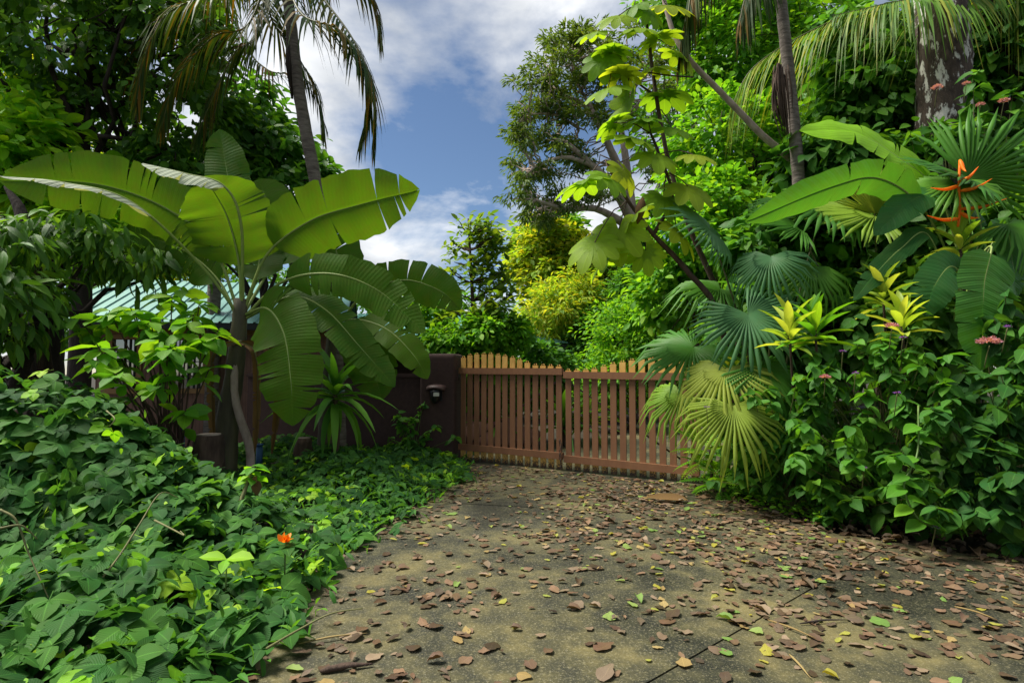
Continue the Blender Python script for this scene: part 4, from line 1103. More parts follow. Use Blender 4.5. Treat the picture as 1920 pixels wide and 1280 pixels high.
# ------------------------------------------------------------------ cecropia
ce = thing('cecropia_tree', 'cecropia tree with large lobed umbrella leaves beside the tall tree', 'tree', pos_g(1395, 7.2))
CS = [([(1395, 860, 7.2), (1350, 600, 7.0), (1290, 510, 6.9), (1225, 440, 6.8)], .045, .03), ([(1225, 440, 6.8), (1180, 380, 6.8), (1150, 330, 6.8), (1135, 300, 6.8)], .028, .016),
      ([(1225, 440, 6.8), (1260, 370, 7.0), (1240, 300, 7.1), (1220, 250, 7.2)], .026, .016), ([(1395, 860, 7.3), (1385, 640, 7.6), (1310, 470, 7.6), (1260, 330, 7.6), (1230, 180, 7.6), (1215, 60, 7.6), (1200, -40, 7.6)], .05, .016),
      ([(1230, 180, 7.6), (1190, 150, 7.5), (1160, 105, 7.4)], .016, .01), ([(1300, 145, 7.6), (1240, 140, 7.5), (1180, 128, 7.4)], .012, .008)]
m, tips = hand_tree(ce, CS, None)
lp = [(1160, 30, 7.3), (1215, 20, 7.5), (1150, 95, 7.3), (1235, 70, 7.4), (1200, 55, 7.2), (1130, 110, 7.3), (1165, 140, 7.3), (1225, 130, 7.4), (1140, 165, 7.2), (1180, 185, 7.3), (1245, 175, 7.5), (1150, 230, 7.0), (1215, 225, 7.1), (1260, 240, 7.2), (1190, 260, 7.0),
      (1300, 290, 6.8), (1100, 340, 6.7), (1140, 330, 6.6), (1170, 320, 6.7), (1230, 290, 6.9), (1195, 400, 6.7), (1115, 455, 6.6), (1160, 430, 6.7), (1245, 370, 6.9), (1290, 350, 6.9), (1145, 480, 6.8), (1210, 470, 6.8), (1270, 430, 6.9), (1190, 10, 7.5), (1250, 10, 7.7), (1120, 60, 7.5), (1270, 100, 7.8)]
allp = np.concatenate(tips); pp, dd, nn, ss = [], [], [], []
for x, y, D in lp:
    c = P(x, y, D); j = np.argmin(np.linalg.norm(allp - c - UZ * .3, axis=1)); s0 = allp[j]
    m.tube(limb_path(s0, c, 6, -.25, .01), np.linspace(.009, .006, 6), 5, caps=False)
    o_ = unit((c - s0) * np.array((1, 1, .3)) + rng.standard_normal(3) * .12)
    pp.append(c); dd.append(unit(o_ + np.array((0, -.1, -.35)))); nn.append(UZ * .9 + o_ * .5 + np.array((0, -.35, 0)) + rng.standard_normal(3) * .25); ss.append(random.uniform(.55, .8))
m.build('trunk', 'bark_brown', ce)
leaf_objs(ce, 'leaf', T['cecropia'], np.array(pp), np.array(dd), np.array(nn), np.array(ss), 'leaf_cecropia')
m = MB(); m.tube(catmull([P(1205, 372, 6.7), P(1200, 395, 6.65), P(1195, 420, 6.65)], 6), [.02, .05, .06, .05, .035, .01], 8, wob=.15); m.build('dry_sheath', 'leaf_dry', ce)

# ------------------------------------------------------------------ trees: right side
blob_tree('broadleaf_tree', 'tall bright green leafy tree right of the cecropia', 'tree', pos_g(1440, 13),
          [B(1400, 100, 13.5, 130, 130, 1.5), B(1340, 290, 12.5, 100, 130, 1.3), B(1460, 260, 13, 110, 130, 1.3), B(1300, 0, 14, 90, 70, 1.2), B(1500, 20, 14, 100, 110, 1.4)],
          'leaf_bright', 'bark_brown', 330, 55, .19, 'oval', .5, .16, 22)
blob_tree('broadleaf_tree', 'yellow green tree with loose leaves below the cecropia', 'tree', pos_g(1300, 10.5),
          [B(1290, 470, 10.5, 90, 70, .9), B(1350, 400, 11, 80, 70, .9), B(1250, 560, 11, 60, 60, .8)], 'leaf_bright', 'bark_brown', 130, 36, .19, 'oval', .4, .06, 14)
blob_tree('climbing_vine', 'leafy green vine curtain between the slim palm and the lichen trunk', 'vine', pos_g(1640, 9.2),
          [B(1630, 200, 9.2, 90, 120, .7), B(1560, 330, 8.8, 90, 90, .7), B(1690, 330, 8.6, 70, 80, .6), B(1590, 90, 9.6, 80, 70, .6)], 'leaf_mid', 'bark_brown', 190, 26, .24, 'ovate', .4, .05, 16, n_ind=200, droop=.7, trunk_name='stems')
blob_tree('broadleaf_shrub', 'leafy green shrub at the right edge behind the dark palm trunk', 'shrub', pos_g(1900, 9.0),
          [B(1900, 120, 9.2, 90, 130, .8), B(1880, 320, 8.4, 90, 90, .7), B(1960, 420, 7.6, 90, 110, .7)], 'leaf_mid', 'bark_brown', 150, 26, .24, 'ovate', .4, .05, 14, n_ind=120, droop=.6)
blob_tree('understory_shrub', 'dark green shrub behind the fan palms in the middle of the right bank', 'shrub', pos_g(1520, 8.3),
          [B(1470, 470, 8.3, 110, 80, .7), B(1580, 440, 8.1, 110, 80, .6), B(1420, 640, 8.0, 90, 110, .6), B(1560, 620, 7.4, 120, 110, .6)], 'leaf_mid', 'bark_brown', 240, 30, .21, 'ovate', .35, .05, 18, n_ind=150, droop=.5)
blob_tree('understory_shrub', 'dark green shrub behind the heliconia on the right bank', 'shrub', pos_g(1780, 7.2),
          [B(1720, 450, 7.6, 120, 90, .6), B(1860, 500, 7.0, 110, 120, .6), B(1720, 620, 6.8, 130, 120, .6)], 'leaf_dark', 'bark_brown', 220, 30, .22, 'ovate', .35, .05, 18, n_ind=120, droop=.5)
# lichen-covered big trunk
q = pos_g(1772, 8.2)
t = thing('lichen_trunk', 'thick tree trunk blotched with pale lichen and moss', 'tree trunk', q)
m = MB(); m.tube(catmull([q, P(1772, 420, 8.2), P(1770, 250, 8.2), P(1768, 90, 8.2), P(1755, -120, 8.2)], 40), np.linspace(.40, .32, 40), 24, wob=.03); m.build('trunk', 'bark_lichen', t)
mm = MB(); k = 2600; a = rng.normal(.0, .75, k) - .2; zz2 = rng.uniform(3.0, 6.2, k)
pos = np.column_stack([q[0] + np.sin(a) * .37 + .0, q[1] - np.cos(a) * .37, zz2]); hz = np.column_stack([np.sin(a), -np.cos(a), np.zeros(k)])
kk = (np.sin(zz2 * 1.9 + a * 2) + np.sin(a * 3 - zz2)) > .55
scatter(mm, T['tiny'], pos[kk], unit(hz * .5 + np.array((0, 0, -1)) + rng.standard_normal((kk.sum(), 3)) * .5), hz[kk] if False else unit(hz[kk] + rng.standard_normal((kk.sum(), 3)) * .3) if True else hz, rng.uniform(.02, .06, kk.sum())) if False else None
# dark palm trunk at right
q = pos_g(1905, 9.1)
t = thing('palm_tree', 'dark leaning palm trunk at the right edge under coconut fronds', 'palm tree', q)
palm_trunk([q, P(1912, 420, 9.1), P(1895, 240, 9.1), P(1870, 60, 9.1), P(1858, -90, 9.1)], .26, .18, 50).build('trunk', 'bark_dark', t)
for px, ll, hg in [([(1858, -90, 9.1), (1720, -10, 8.9), (1560, 40, 8.9), (1420, 120, 9.0), (1370, 200, 9.1)], .75, .3),
               ([(1858, -90, 9.1), (1740, 10, 9.5), (1620, 50, 9.9), (1500, 120, 10.1)], .8, .3),
               ([(1858, -90, 9.1), (1930, 20, 8.7), (2000, 120, 8.5)], .7, .3),
               ([(1858, -90, 9.1), (1800, -10, 8.3), (1700, 0, 7.8), (1560, 30, 7.5)], .6, .3),
               ([(1858, -90, 9.1), (1850, 60, 10.3), (1860, 200, 10.7), (1880, 300, 10.7)], .7, .4)]:
    frond(t, px, ll * 1.6, 95, 'leaf_coconut', .75, .03, hang=hg)
# slim grey palm
q = pos_g(1510, 8.4)
t = thing('palm_tree', 'slim grey palm trunk with old dry sheath in the right hand jungle', 'palm tree', q)
palm_trunk([q, P(1505, 500, 8.4), P(1497, 330, 8.4), P(1480, 150, 8.4), P(1462, -20, 8.4), P(1455, -100, 8.4)], .10, .075, 50).build('trunk', 'bark_palm', t)
for k in range(46):
    m = MB(); x0 = random.gauss(0, 8); y0 = random.uniform(118, 150)
    m.tube(catmull([P(1462 + x0 * .8, y0, 8.3), P(1464 + x0 * 1.2 + random.gauss(0, 3), y0 + 50, 8.27 + random.uniform(-.06, .06)), P(1474 + x0 * .6, y0 + random.uniform(80, 125), 8.3)], 7), np.array([.012, .014, .013, .012, .010, .007, .003]), 4)
    m.build('sheath_fibre', 'bark_brown', t)
for px in ([(1455, -100, 8.4), (1390, -90, 8.2), (1320, -40, 8.0), (1285, 40, 7.9), (1268, 140, 7.9)], [(1455, -100, 8.4), (1380, -110, 7.9), (1310, -60, 7.8), (1290, 30, 7.7), (1285, 120, 7.7)], [(1455, -100, 8.4), (1430, -50, 7.8), (1400, -10, 7.6), (1385, 50, 7.5)]):
    frond(t, px, .55, 46, 'leaf_palm', .9, .04, hang=.8, label='dark hanging palm frond')
q = P(1440, 265, 8.6)
m = MB(); bq = pos_g(1850, 9.6)
t = thing('ringed_stem', 'pale ringed stem leaning diagonally left above the jungle', 'stem', bq)
palm_trunk([bq, P(1560, 392, 8.9), P(1420, 245, 8.6), P(1350, 172, 8.5), P(1298, 118, 8.4), P(1262, 60, 8.4), P(1230, -60, 8.4)], .06, .03, 70).build('stem', 'bark_pale', t)
# fan palms
def fan_palm(label, base, leaves, mat):
    t = thing('fan_palm', label, 'fan palm', base); base = np.asarray(base, float)
    m = MB(); crown = base + UZ * .7; m.tube([base, base + UZ * .4, crown], [.09, .08, .07], 9, wob=.1); m.build('stem', 'bark_brown', t)
    for (px, py, D, r, d, n, kind, mt) in leaves:
        c = P(px, py, D)
        o = leaf_objs(t, 'leaf', T[kind], np.array([c]), np.array([d], float), np.array([n], float), np.array([S(r, D)]), mt or mat)[0]
        pm = MB(); pm.tube(catmull([crown + rng.standard_normal(3) * .03, crown * .45 + c * .55 + UZ * .18, c], 10), np.linspace(.016, .009, 10), 6, caps=False); pm.build('petiole', 'midrib_dark', t)
    return t
fan_palm('fan palm with bluish splayed leaves overhanging the right gate leaf', pos_g(1440, 6.9), [
    (1402, 588, 6.3, 140, (.35, -.5, -.75), (-.25, -.8, .55), 'fan', 'leaf_fan_blue'),
    (1330, 430, 7.0, 120, (-.6, -.3, .35), (.1, -.6, .7), 'fan', 'leaf_fan_blue'),
    (1445, 480, 6.5, 110, (-.35, -.4, -.8), (-.5, -.8, .2), 'fan_hang', 'leaf_fan_blue'),
    (1360, 690, 6.3, 140, (-.45, -.5, -.65), (-.35, -.6, .6), 'fan_hang', 'leaf_fan_yellow'),
    (1375, 760, 6.0, 140, (-.1, -.5, -.8), (-.2, -.8, .5), 'fan_hang', 'leaf_fan_yellow'),
    (1300, 650, 6.9, 130, (-.8, -.2, -.3), (-.1, -.5, .8), 'fan', 'leaf_fan'),
    (1490, 760, 6.1, 150, (.15, -.5, -.85), (.2, -.8, .4), 'fan_hang', 'leaf_fan'),
    (1540, 400, 7.2, 150, (-.8, -.3, .1), (0, -.5, .8), 'fan', None),
    (1430, 690, 6.2, 130, (.4, -.4, -.6), (.2, -.8, .6), 'fan_hang', 'leaf_fan'),
    (1280, 740, 7.2, 100, (-.7, -.3, -.5), (-.2, -.6, .7), 'fan_hang', 'leaf_fan_yellow'),
    (1350, 540, 7.2, 110, (-.8, -.2, .0), (0, -.5, .8), 'fan_hang', None),
], 'leaf_fan')
fan_palm('upright yellow green fan palm lit through behind the heliconia leaf', pos_g(1650, 7.2), [
    (1640, 400, 7.0, 110, (.0, -.1, 1), (0, -1, .1), 'fan_up', 'leaf_fan_yellow'),
    (1640, 405, 6.95, 150, (-1, -.3, -.1), (0, -.6, .7), 'fan_up', 'leaf_fan_yellow'),
    (1500, 430, 6.8, 120, (-.9, -.3, .2), (0, -.6, .7), 'fan_up', None),
    (1520, 500, 6.6, 120, (-.5, -.4, -.6), (-.2, -.8, .4), 'fan_hang', None),
], 'leaf_fan')
fan_palm('fan palm with long stiff leaves beside the orange flower bracts', pos_g(1830, 6.6), [
    (1815, 335, 6.2, 190, (.75, -.1, .6), (.2, -.85, .4), 'fan_up', 'leaf_fan'),
    (1815, 340, 6.15, 150, (-.9, -.3, .25), (0, -.6, .8), 'fan_up', 'leaf_fan'),
    (1790, 345, 6.1, 120, (-.6, -.4, -.4), (-.3, -.7, .6), 'fan', None),
    (1890, 420, 6.0, 130, (.5, -.5, -.5), (.1, -.7, .7), 'fan_hang', None),
], 'leaf_fan')

# heliconias
hb_ = pos_g(1790, 6.3)
hel = thing('heliconia', 'heliconia with huge paddle leaves on the right bank', 'heliconia', hb_)
m = MB()
for k in range(5):
    o_ = np.array((random.uniform(-.2, .25), random.uniform(-.15, .15), 0)); m.tube([hb_ + o_, hb_ + o_ + UZ * .8, hb_ + o_ * .6 + UZ * 1.6], [.04, .032, .025], 7)
m.build('stems', 'stem_green', hel)
for px, w, nh, te, pe, mt in [
    ([(1800, 480, 6.3), (1760, 360, 6.4), (1680, 292, 6.4), (1600, 248, 6.4), (1502, 246, 6.4)], 40, (0, -.85, .55), 4, .36, 'leaf_lime'),
    ([(1790, 500, 6.3), (1730, 390, 6.1), (1650, 335, 6.0), (1560, 350, 5.9), (1400, 415, 5.8)], 34, (0, -.7, -.5), 3, .28, 'leaf_heliconia'),
    ([(1800, 600, 5.6), (1830, 500, 5.4), (1860, 462, 5.25), (1846, 530, 5.15), (1843, 610, 5.1), (1838, 690, 5.1)], 54, (0, -1, .1), 3, .42, 'leaf_heliconia'),
    ([(1790, 600, 6.0), (1800, 520, 5.9), (1780, 500, 5.8), (1750, 540, 5.7), (1735, 590, 5.7)], 36, (-.3, -.9, .2), 2, .4, 'leaf_heliconia'),
    ([(1790, 560, 6.2), (1740, 440, 6.0), (1690, 465, 5.9), (1640, 515, 5.8), (1602, 562, 5.7)], 22, (-.3, -.7, .6), 3, .28, 'leaf_blue'),
    ([(1800, 560, 6.3), (1840, 430, 6.2), (1790, 370, 6.1), (1720, 370, 6.0), (1640, 440, 5.9)], 34, (0, -.7, .7), 4, .3, 'leaf_heliconia'),
    ([(1810, 560, 6.3), (1880, 430, 6.4), (1900, 500, 5.8), (1905, 560, 5.8)], 40, (.3, -.9, .3), 3, .4, 'leaf_heliconia'),
]:
    banana_leaf(hel, px, S(w, px[-1][2]), nh, mt, tears=te, petiole=pe, torn=.02, rad=.014)
# orange bracts
fl = thing('heliconia_flower', 'orange pointed flower bracts hanging beside the fan palm', 'flower', P(1805, 430, 5.9))
m = MB(); m.tube(catmull([P(1800, 300, 5.95), P(1798, 350, 5.9), P(1800, 395, 5.9), P(1796, 425, 5.9)], 10), .012, 6); m.build('stalk', 'petal_orange', fl)
for a, b in (((1800, 340), (1835, 312)), ((1798, 348), (1745, 352)), ((1800, 358), (1860, 335)), ((1800, 392), (1888, 372)), ((1800, 398), (1838, 408)), ((1798, 410), (1738, 404)), ((1800, 300), (1812, 322))):
    A_, B_ = P(*a, 5.9), P(*b, 5.8); c = catmull([A_, A_ * .5 + B_ * .5 - UZ * .03, B_], 10)
    m = MB(); m.tube(c, [.010, .018, .021, .020, .017, .014, .011, .008, .005, .002], 7); m.build('bract', 'petal_orange', fl)

# ti plants
for i, (px, py, D, L_, mt, lab) in enumerate([(1528, 612, 5.7, .42, 'leaf_bright', 'green ti plant with upright broad leaves beside the bluish fan palm'), (1480, 620, 5.8, .38, 'leaf_ti', 'yellow green striped ti plant between fan palm and green ti plant'),
        (1690, 600, 5.5, .36, 'leaf_ti', 'yellow ti plant below the grey green heliconia leaf'), (1655, 545, 5.8, .34, 'leaf_ti', 'small upright yellow ti plant above the pink blossoms'), (1800, 450, 6.0, .38, 'leaf_ti', 'ti plant with pale edged leaves under the orange bracts'),
        (1362, 700, 7.0, .4, 'leaf_ti', 'lime ti plant drooping in front of the gate end')]):
    rosette('ti_plant', lab, 'ti plant', P(px, py, D), 20, base=P(px, py, D) * np.array((1.14, 1.14, 0)), length=L_, tpl='ti', mat=mt, stem_r=.015, lift=(1.05, .05), group='ti plants')

def right_edge0(D): return np.interp(D, [2.2, 3.6, 4.5, 5.35, 6.6, 7.7], [11, 6.2, 4.1, 3.05, 2.72, 2.72])
# ------------------------------------------------------------------ flowering shrubs, right front
def bank_shrub(label, base, spots, mat, size, n_wh, jit, n_ind):
    wh = []
    for px, py, D in spots:
        for _ in range(n_wh):
            wh.append((P(px + random.gauss(0, jit), py + random.gauss(0, jit * .7), D + random.uniform(-.25, .35)), (random.uniform(-.4, .3), -.7, random.uniform(-.2, .2))))
    wh = [(np.array((c[0], c[1], max(.08, c[2]))), o_) for c, o_ in wh]
    return broad_shrub('flowering_shrub', label, base, wh, 'ovate', mat, size, 9, 'stem_vine', n_ind, stem_r=.008, ndroop=.35, group='flowering shrubs on the right bank')
sh1 = bank_shrub('dense green shrub hanging over the right driveway edge with purple flowers', pos_g(1650, 5.9),
    [(1560, 700, 5.5), (1620, 660, 5.5), (1680, 640, 5.4), (1600, 780, 5.3), (1680, 740, 5.3), (1740, 700, 5.2), (1560, 830, 5.4), (1640, 850, 5.2), (1720, 820, 5.1), (1700, 900, 5.0), (1760, 940, 4.9), (1640, 920, 5.2), (1500, 800, 5.7), (1560, 900, 5.5)], 'leaf_mid', .17, 8, 40, 300)
sh2 = bank_shrub('dark green shrub at the right edge under the heliconia leaf', pos_g(1880, 5.4),
    [(1800, 740, 5.0), (1860, 720, 4.9), (1910, 760, 4.8), (1820, 820, 4.9), (1880, 850, 4.7), (1920, 900, 4.6), (1840, 920, 4.7), (1900, 960, 4.6), (1800, 880, 4.9), (1920, 640, 4.9), (1880, 600, 5.1)], 'leaf_blue', .19, 8, 38, 300)
sh3 = bank_shrub('upright green shrub between the fan palm and the flowering shrub', pos_g(1480, 6.3),
    [(1440, 800, 6.0), (1400, 840, 6.2), (1480, 860, 5.9), (1520, 740, 5.8), (1450, 730, 6.0)], 'leaf_mid', .16, 7, 34, 200)
sh4 = bank_shrub('leafy shrub with pink flower heads beside the lichen trunk', pos_g(1800, 7.3),
    [(1780, 190, 7.2), (1840, 200, 7.2), (1880, 240, 7.0), (1760, 260, 7.2), (1860, 300, 7.0), (1800, 280, 7.1)], 'leaf_mid', .22, 5, 34, 150)
sh5 = bank_shrub('low leafy shrub under the hanging fan leaves near the gate end', pos_g(1440, 6.9),
    [(1390, 800, 6.9), (1420, 860, 6.7), (1460, 800, 6.6), (1380, 880, 6.8), (1500, 890, 6.2), (1450, 920, 6.4), (1540, 940, 5.9), (1600, 960, 5.6)], 'leaf_mid', .16, 7, 30, 200)
def flower_head(parent, px, py, D, r, mat, k, name):
    c = P(px, py, D); u = rand_unit(k); u[:, 2] = np.abs(u[:, 2]) * .8; pos = c + u * np.array((1, .8, .6)) * r * rng.uniform(.4, 1, k)[:, None]
    m = MB(); scatter(m, T['tiny'], pos, u, unit(rng.standard_normal((k, 3))), r * .45); o = m.build(name, mat, parent, smooth=False, kind='stuff')
    for _ in range(4): pass
    m = MB(); m.tube(catmull([c - UZ * r * .3, c - UZ * .09 + np.array((.02, .05, 0)), c - UZ * .2 + np.array((.05, .12, 0))], 6), .004, 5); m.build('flower_stalk', 'stem_vine', parent)
for px, py, D, r in ((1855, 643, 4.55, .075), (1672, 612, 5.0, .05), (1547, 708, 5.2, .045)):
    flower_head(sh1 if px < 1800 else sh2, px, py, D, r, 'petal_pink', 150, 'flower_cluster')
for px, py, D, r in ((1757, 165, 6.9, .06), (1812, 157, 6.9, .04), (1838, 197, 6.8, .045), (1882, 190, 6.8, .055)):
    flower_head(sh4, px, py, D, r, 'petal_pink', 110, 'flower_cluster')
for px, py, D in ((1580, 659, 5.2), (1604, 700, 5.1), (1682, 737, 4.95), (1693, 633, 5.1), (1754, 989, 4.6), (1325, 763, 5.9), (1889, 613, 4.6), (1620, 878, 5.0), (1775, 786, 4.9)):
    flower_head(sh1 if px < 1800 else sh2, px, py, D, .028, 'petal_purple', 40, 'purple_flower')
# trailing stems with purple tips near the driveway
tv = thing('trailing_vine', 'light green vine trailing down to a purple flower at the driveway edge', 'vine', pos_g(1720, 5.1))
pth = catmull([P(1722, 760, 4.95), P(1720, 850, 4.8), P(1695, 910, 4.7), P(1720, 970, 4.65), P(1754, 988, 4.62)], 30)
m = MB(); m.tube(pth, .008, 6); m.build('stem', 'stem_green', tv)
sel = [3, 5, 8, 10, 12, 14, 15, 17, 19, 22, 24, 26]
sd_ = np.array([1 if i % 2 else -1 for i in range(len(sel))])
leaf_objs(tv, 'leaf', T['ovate'], pth[sel], unit(np.column_stack([sd_ * 1.0, np.full(len(sel), -.4), np.full(len(sel), -.15)])), unit(np.column_stack([sd_ * .1, np.full(len(sel), -.5), np.ones(len(sel))])), rng.uniform(.14, .22, len(sel)), 'leaf_bright')

k = 5200; xu = rng.uniform(2.9, 9.5, k); Du = rng.uniform(4.6, 9.6, k)
zu = rng.random(k) ** .8 * (.35 + .75 * np.clip((Du - 5.2) / 2.5, 0, 1)) + .03
oku = xu > right_edge0(Du) + .45
xu, Du, zu = xu[oku], Du[oku], zu[oku]; k = len(xu); m = MB()
scatter(m, T['ovate'], np.column_stack([xu, Du, zu]), unit(rng.standard_normal((k, 3)) + np.array((-.4, -.5, -.2))), unit(rng.standard_normal((k, 3)) * .45 + np.array((-.2, -.3, 1))), rng.uniform(.12, .24, k))
tag(m.build('undergrowth', 'leaf_dark', loc=(5, 7, 0)), 'dark leafy undergrowth filling the right bank behind the front shrubs', 'undergrowth', kind='stuff')

# ferns and low cover at the gate foot
for i, (px, py, D, k, L_, lab) in enumerate([(1330, 840, 7.4, 15, .6, 'yellow green fern arching at the right end of the gate'), (1350, 890, 6.9, 14, .5, 'low fern at the driveway edge below the fan palm')]):
    rosette('fern', lab, 'fern', P(px, py, D), k, L_, 'fern', 'leaf_bright', .02, (.6, -.2), group='ferns by the gate')
def cover(name, label, n, region, tpl, mat, size, hfun, n_ind, stem=None):
    t = thing(name, label, 'ground cover', (*np.mean(region, 0), 0)) ; return t
rg = np.array([(rng.uniform(2.55, 4.0), rng.uniform(5.6, 8.2)) for _ in range(2600)])
rg = np.array([q for q in rg if q[0] > np.interp(q[1], [4.5, 5.35, 6.6, 7.7], [4.1, 3.05, 2.62, 2.6]) + rng.normal(0, .06)])
m = MB(); k = len(rg); scatter(m, T['oval'], np.column_stack([rg, rng.uniform(.02, .16, k)]), unit(rng.standard_normal((k, 3)) * np.array((1, 1, .3))), unit(rng.standard_normal((k, 3)) * .4 + UZ), rng.uniform(.04, .085, k))
o = m.build('ground_cover', 'leaf_bright', loc=(3, 7, 0)); tag(o, 'tiny leaved bright green creeper at the driveway edge by the gate', 'ground cover', kind='stuff')
# small shrub by pillar
wh = [(P(px + random.gauss(0, 14), py + random.gauss(0, 12), D + random.uniform(-.2, .2)), (0, -.4, .1)) for px, py, D in [(770, 770, 9.6), (745, 800, 9.6), (800, 805, 9.5), (765, 830, 9.5), (735, 840, 9.6), (790, 840, 9.5)] for _ in range(4)]
broad_shrub('small_shrub', 'small dark leaved shrub at the foot of the brown pillar', pos_g(768, 9.7), wh, 'ovate', 'leaf_mid', .16, 8, 'stem_green', 200, stem_r=.008)

# ------------------------------------------------------------------ kudzu-like ground vine on the left
def left_edge(D): return np.interp(D, [0, 2.7, 4.6, 6.2, 7.9, 10.4], [-1.7, -1.34, -1.41, -1.12, -.72, -.95])
def hgt(x, D):
    e = left_edge(D) - x
    bed = .06 + .22 * np.clip(e / 1.0, 0, 1) + .10 * np.sin(x * 2.3 + D * 1.7) * np.clip(e, 0, 1)
    md = 1.30 * np.exp(-((x + 4.35) / 1.3) ** 2 - ((D - 4.9) / .75) ** 2)
    md2 = .55 * np.exp(-((x + 2.9) / .7) ** 2 - ((D - 3.0) / .5) ** 2)
    md3 = 1.2 * np.exp(-((x + 5.2) / 1.0) ** 2 - ((D - 6.3) / .9) ** 2)
    return bed + md + md2 * .35 + md3
n_ = 6600
D_ = 1.7 + (10.2 - 1.7) * rng.random(n_) ** 1.25
D_[5200:] = rng.normal(4.6, .5, n_ - 5200)
wd_ = np.where(D_ < 6, np.minimum(5.5, .9 * D_ + 1.8), 4.0)
x_ = left_edge(D_) - wd_ * rng.random(n_) + rng.normal(0, .10, n_) - .02
x_[5200:] = rng.uniform(-5.2, -2.4, n_ - 5200)
eps = .05
h0 = hgt(x_, D_); gxn = (hgt(x_ + eps, D_) - h0) / eps; gyn = (hgt(x_, D_ + eps) - h0) / eps
z_ = h0 * (1 - np.where(np.arange(n_) < 5200, .55, .9) * rng.random(n_) ** np.where(np.arange(n_) < 5200, 2.2, 1.0)) + rng.uniform(-.02, .05, n_)
nrm = unit(np.column_stack([-gxn * .6, -gyn * .6 - .18, np.ones(n_)]) + rng.standard_normal((n_, 3)) * .28)
az = rng.uniform(0, 6.283, n_)
dirs = unit(np.column_stack([np.cos(az) - gxn * .3, np.sin(az) - .5 - gyn * .3, -.15 - .25 * rng.random(n_)]))
siz = np.where(D_ < 5.5, rng.uniform(.17, .31, n_), rng.uniform(.13, .23, n_))
pos = np.column_stack([x_, D_, np.maximum(.03, z_)]) - dirs * (siz * .5)[:, None]
pos[:, 2] = np.maximum(pos[:, 2], .04)
vine = thing('ground_vine', 'sprawling three leaved vine covering the bank left of the driveway', 'vine', (-2.6, 4.2, 0))
lime = rng.random(n_) < .10
leafset(vine, T['trifol'], pos[~lime], dirs[~lime], nrm[~lime], siz[~lime], 'leaf_blue', 280, 'leaf', 'foliage')
leafset(vine, T['trifol'], pos[lime], dirs[lime], nrm[lime], siz[lime] * .8, 'leaf_lime', 60, 'young_leaf', 'young_foliage')
# small weeds mixed in
k = 4200; Dw = 2.2 + 7.6 * rng.random(k); xw = left_edge(Dw) - rng.random(k) ** 1.3 * 2.6 + rng.normal(.05, .1, k)
hw_ = hgt(xw, Dw) * rng.uniform(.2, 1.05, k)
m = MB(); scatter(m, T['lance'], np.column_stack([xw, Dw, hw_ + .03]), unit(rng.standard_normal((k, 3)) + UZ * .3), unit(rng.standard_normal((k, 3)) * .4 + UZ), rng.uniform(.06, .14, k))
tag(m.build('weeds', 'leaf_mid', loc=(-2.6, 5, 0)), 'small narrow leaved weeds mixed through the ground vine', 'weeds', kind='stuff')
# runners (tendrils)
rn = [[(130, 1150, 3.1), (210, 1060, 3.3), (260, 985, 3.5), (300, 925, 3.7), (334, 932, 3.8)], [(0, 955, 3.1), (30, 975, 3.1), (55, 1040, 3.1), (95, 1130, 3.0)], [(0, 990, 2.9), (40, 985, 2.95), (70, 1010, 3.0)], [(290, 975, 3.8), (320, 990, 3.7), (345, 1003, 3.6), (338, 995, 3.65)],
      [(200, 770, 4.6), (215, 785, 4.5), (205, 800, 4.5)], [(500, 1215, 2.9), (560, 1180, 3.1), (620, 1150, 3.2), (680, 1140, 3.3)]]
for q in rn:
    c = catmull([P(*z) for z in q], 24); c[:, 2] = np.maximum(c[:, 2], .012)
    m = MB(); m.tube(c, np.linspace(.007, .003, 24), 6); m.build('runner', 'stem_vine', vine)
m = MB(); m.tube(catmull([pos_g(395, 4.6), P(425, 1000, 4.7), P(455, 930, 4.9), P(472, 880, 5.0)], 14), np.linspace(.022, .016, 14), 7)
wst = thing('weed_stalk', 'leaning brown weed stalk with a leafy green top in the vine bed', 'weed', pos_g(395, 4.6)); m.build('stalk', 'stem_vine', wst)
c = P(474, 872, 5.0); k = 14; a = np.arange(k) * 2.4
leaf_objs(wst, 'leaf', T['ovate'], c + np.column_stack([np.zeros(k), np.zeros(k), -np.linspace(0, .14, k)]), np.column_stack([np.cos(a), np.sin(a), np.full(k, -.1)]), np.array([UZ] * k) + rng.standard_normal((k, 3)) * .2, rng.uniform(.1, .2, k), 'leaf_bright')
c = P(480, 900, 4.95)
leaf_objs(wst, 'dry_leaf', T['ovate'], np.array([c, c + UZ * .04]), np.array([(.2, -.2, -1), (-.2, -.2, -1.0)]), np.array([(.5, -1, 0), (-.5, -1, 0.1)]), [.14, .12], 'leaf_dry')
# orange flower in the bed
c = P(535, 1018, 3.9)
of = thing('orange_flower', 'small orange blossom standing in the green vine bed', 'flower', np.array((c[0], c[1], 0)))
m = MB(); m.tube([np.array((c[0], c[1], 0)), c - UZ * .03], .006, 6); m.build('stalk', 'stem_green', of)
k = 14; u = rand_unit(k); u[:, 2] = np.abs(u[:, 2]) + .3
leaf_objs(of, 'petal', T['oval'], c + u * .012, u, rand_unit(k), rng.uniform(.05, .08, k), 'petal_orange')
a = np.arange(6) * 1.05
leaf_objs(of, 'leaf', T['ovate'], np.repeat([c - UZ * .02], 6, 0), np.column_stack([np.cos(a), np.sin(a), np.full(6, .1)]), np.array([UZ] * 6), .17, 'leaf_blue')
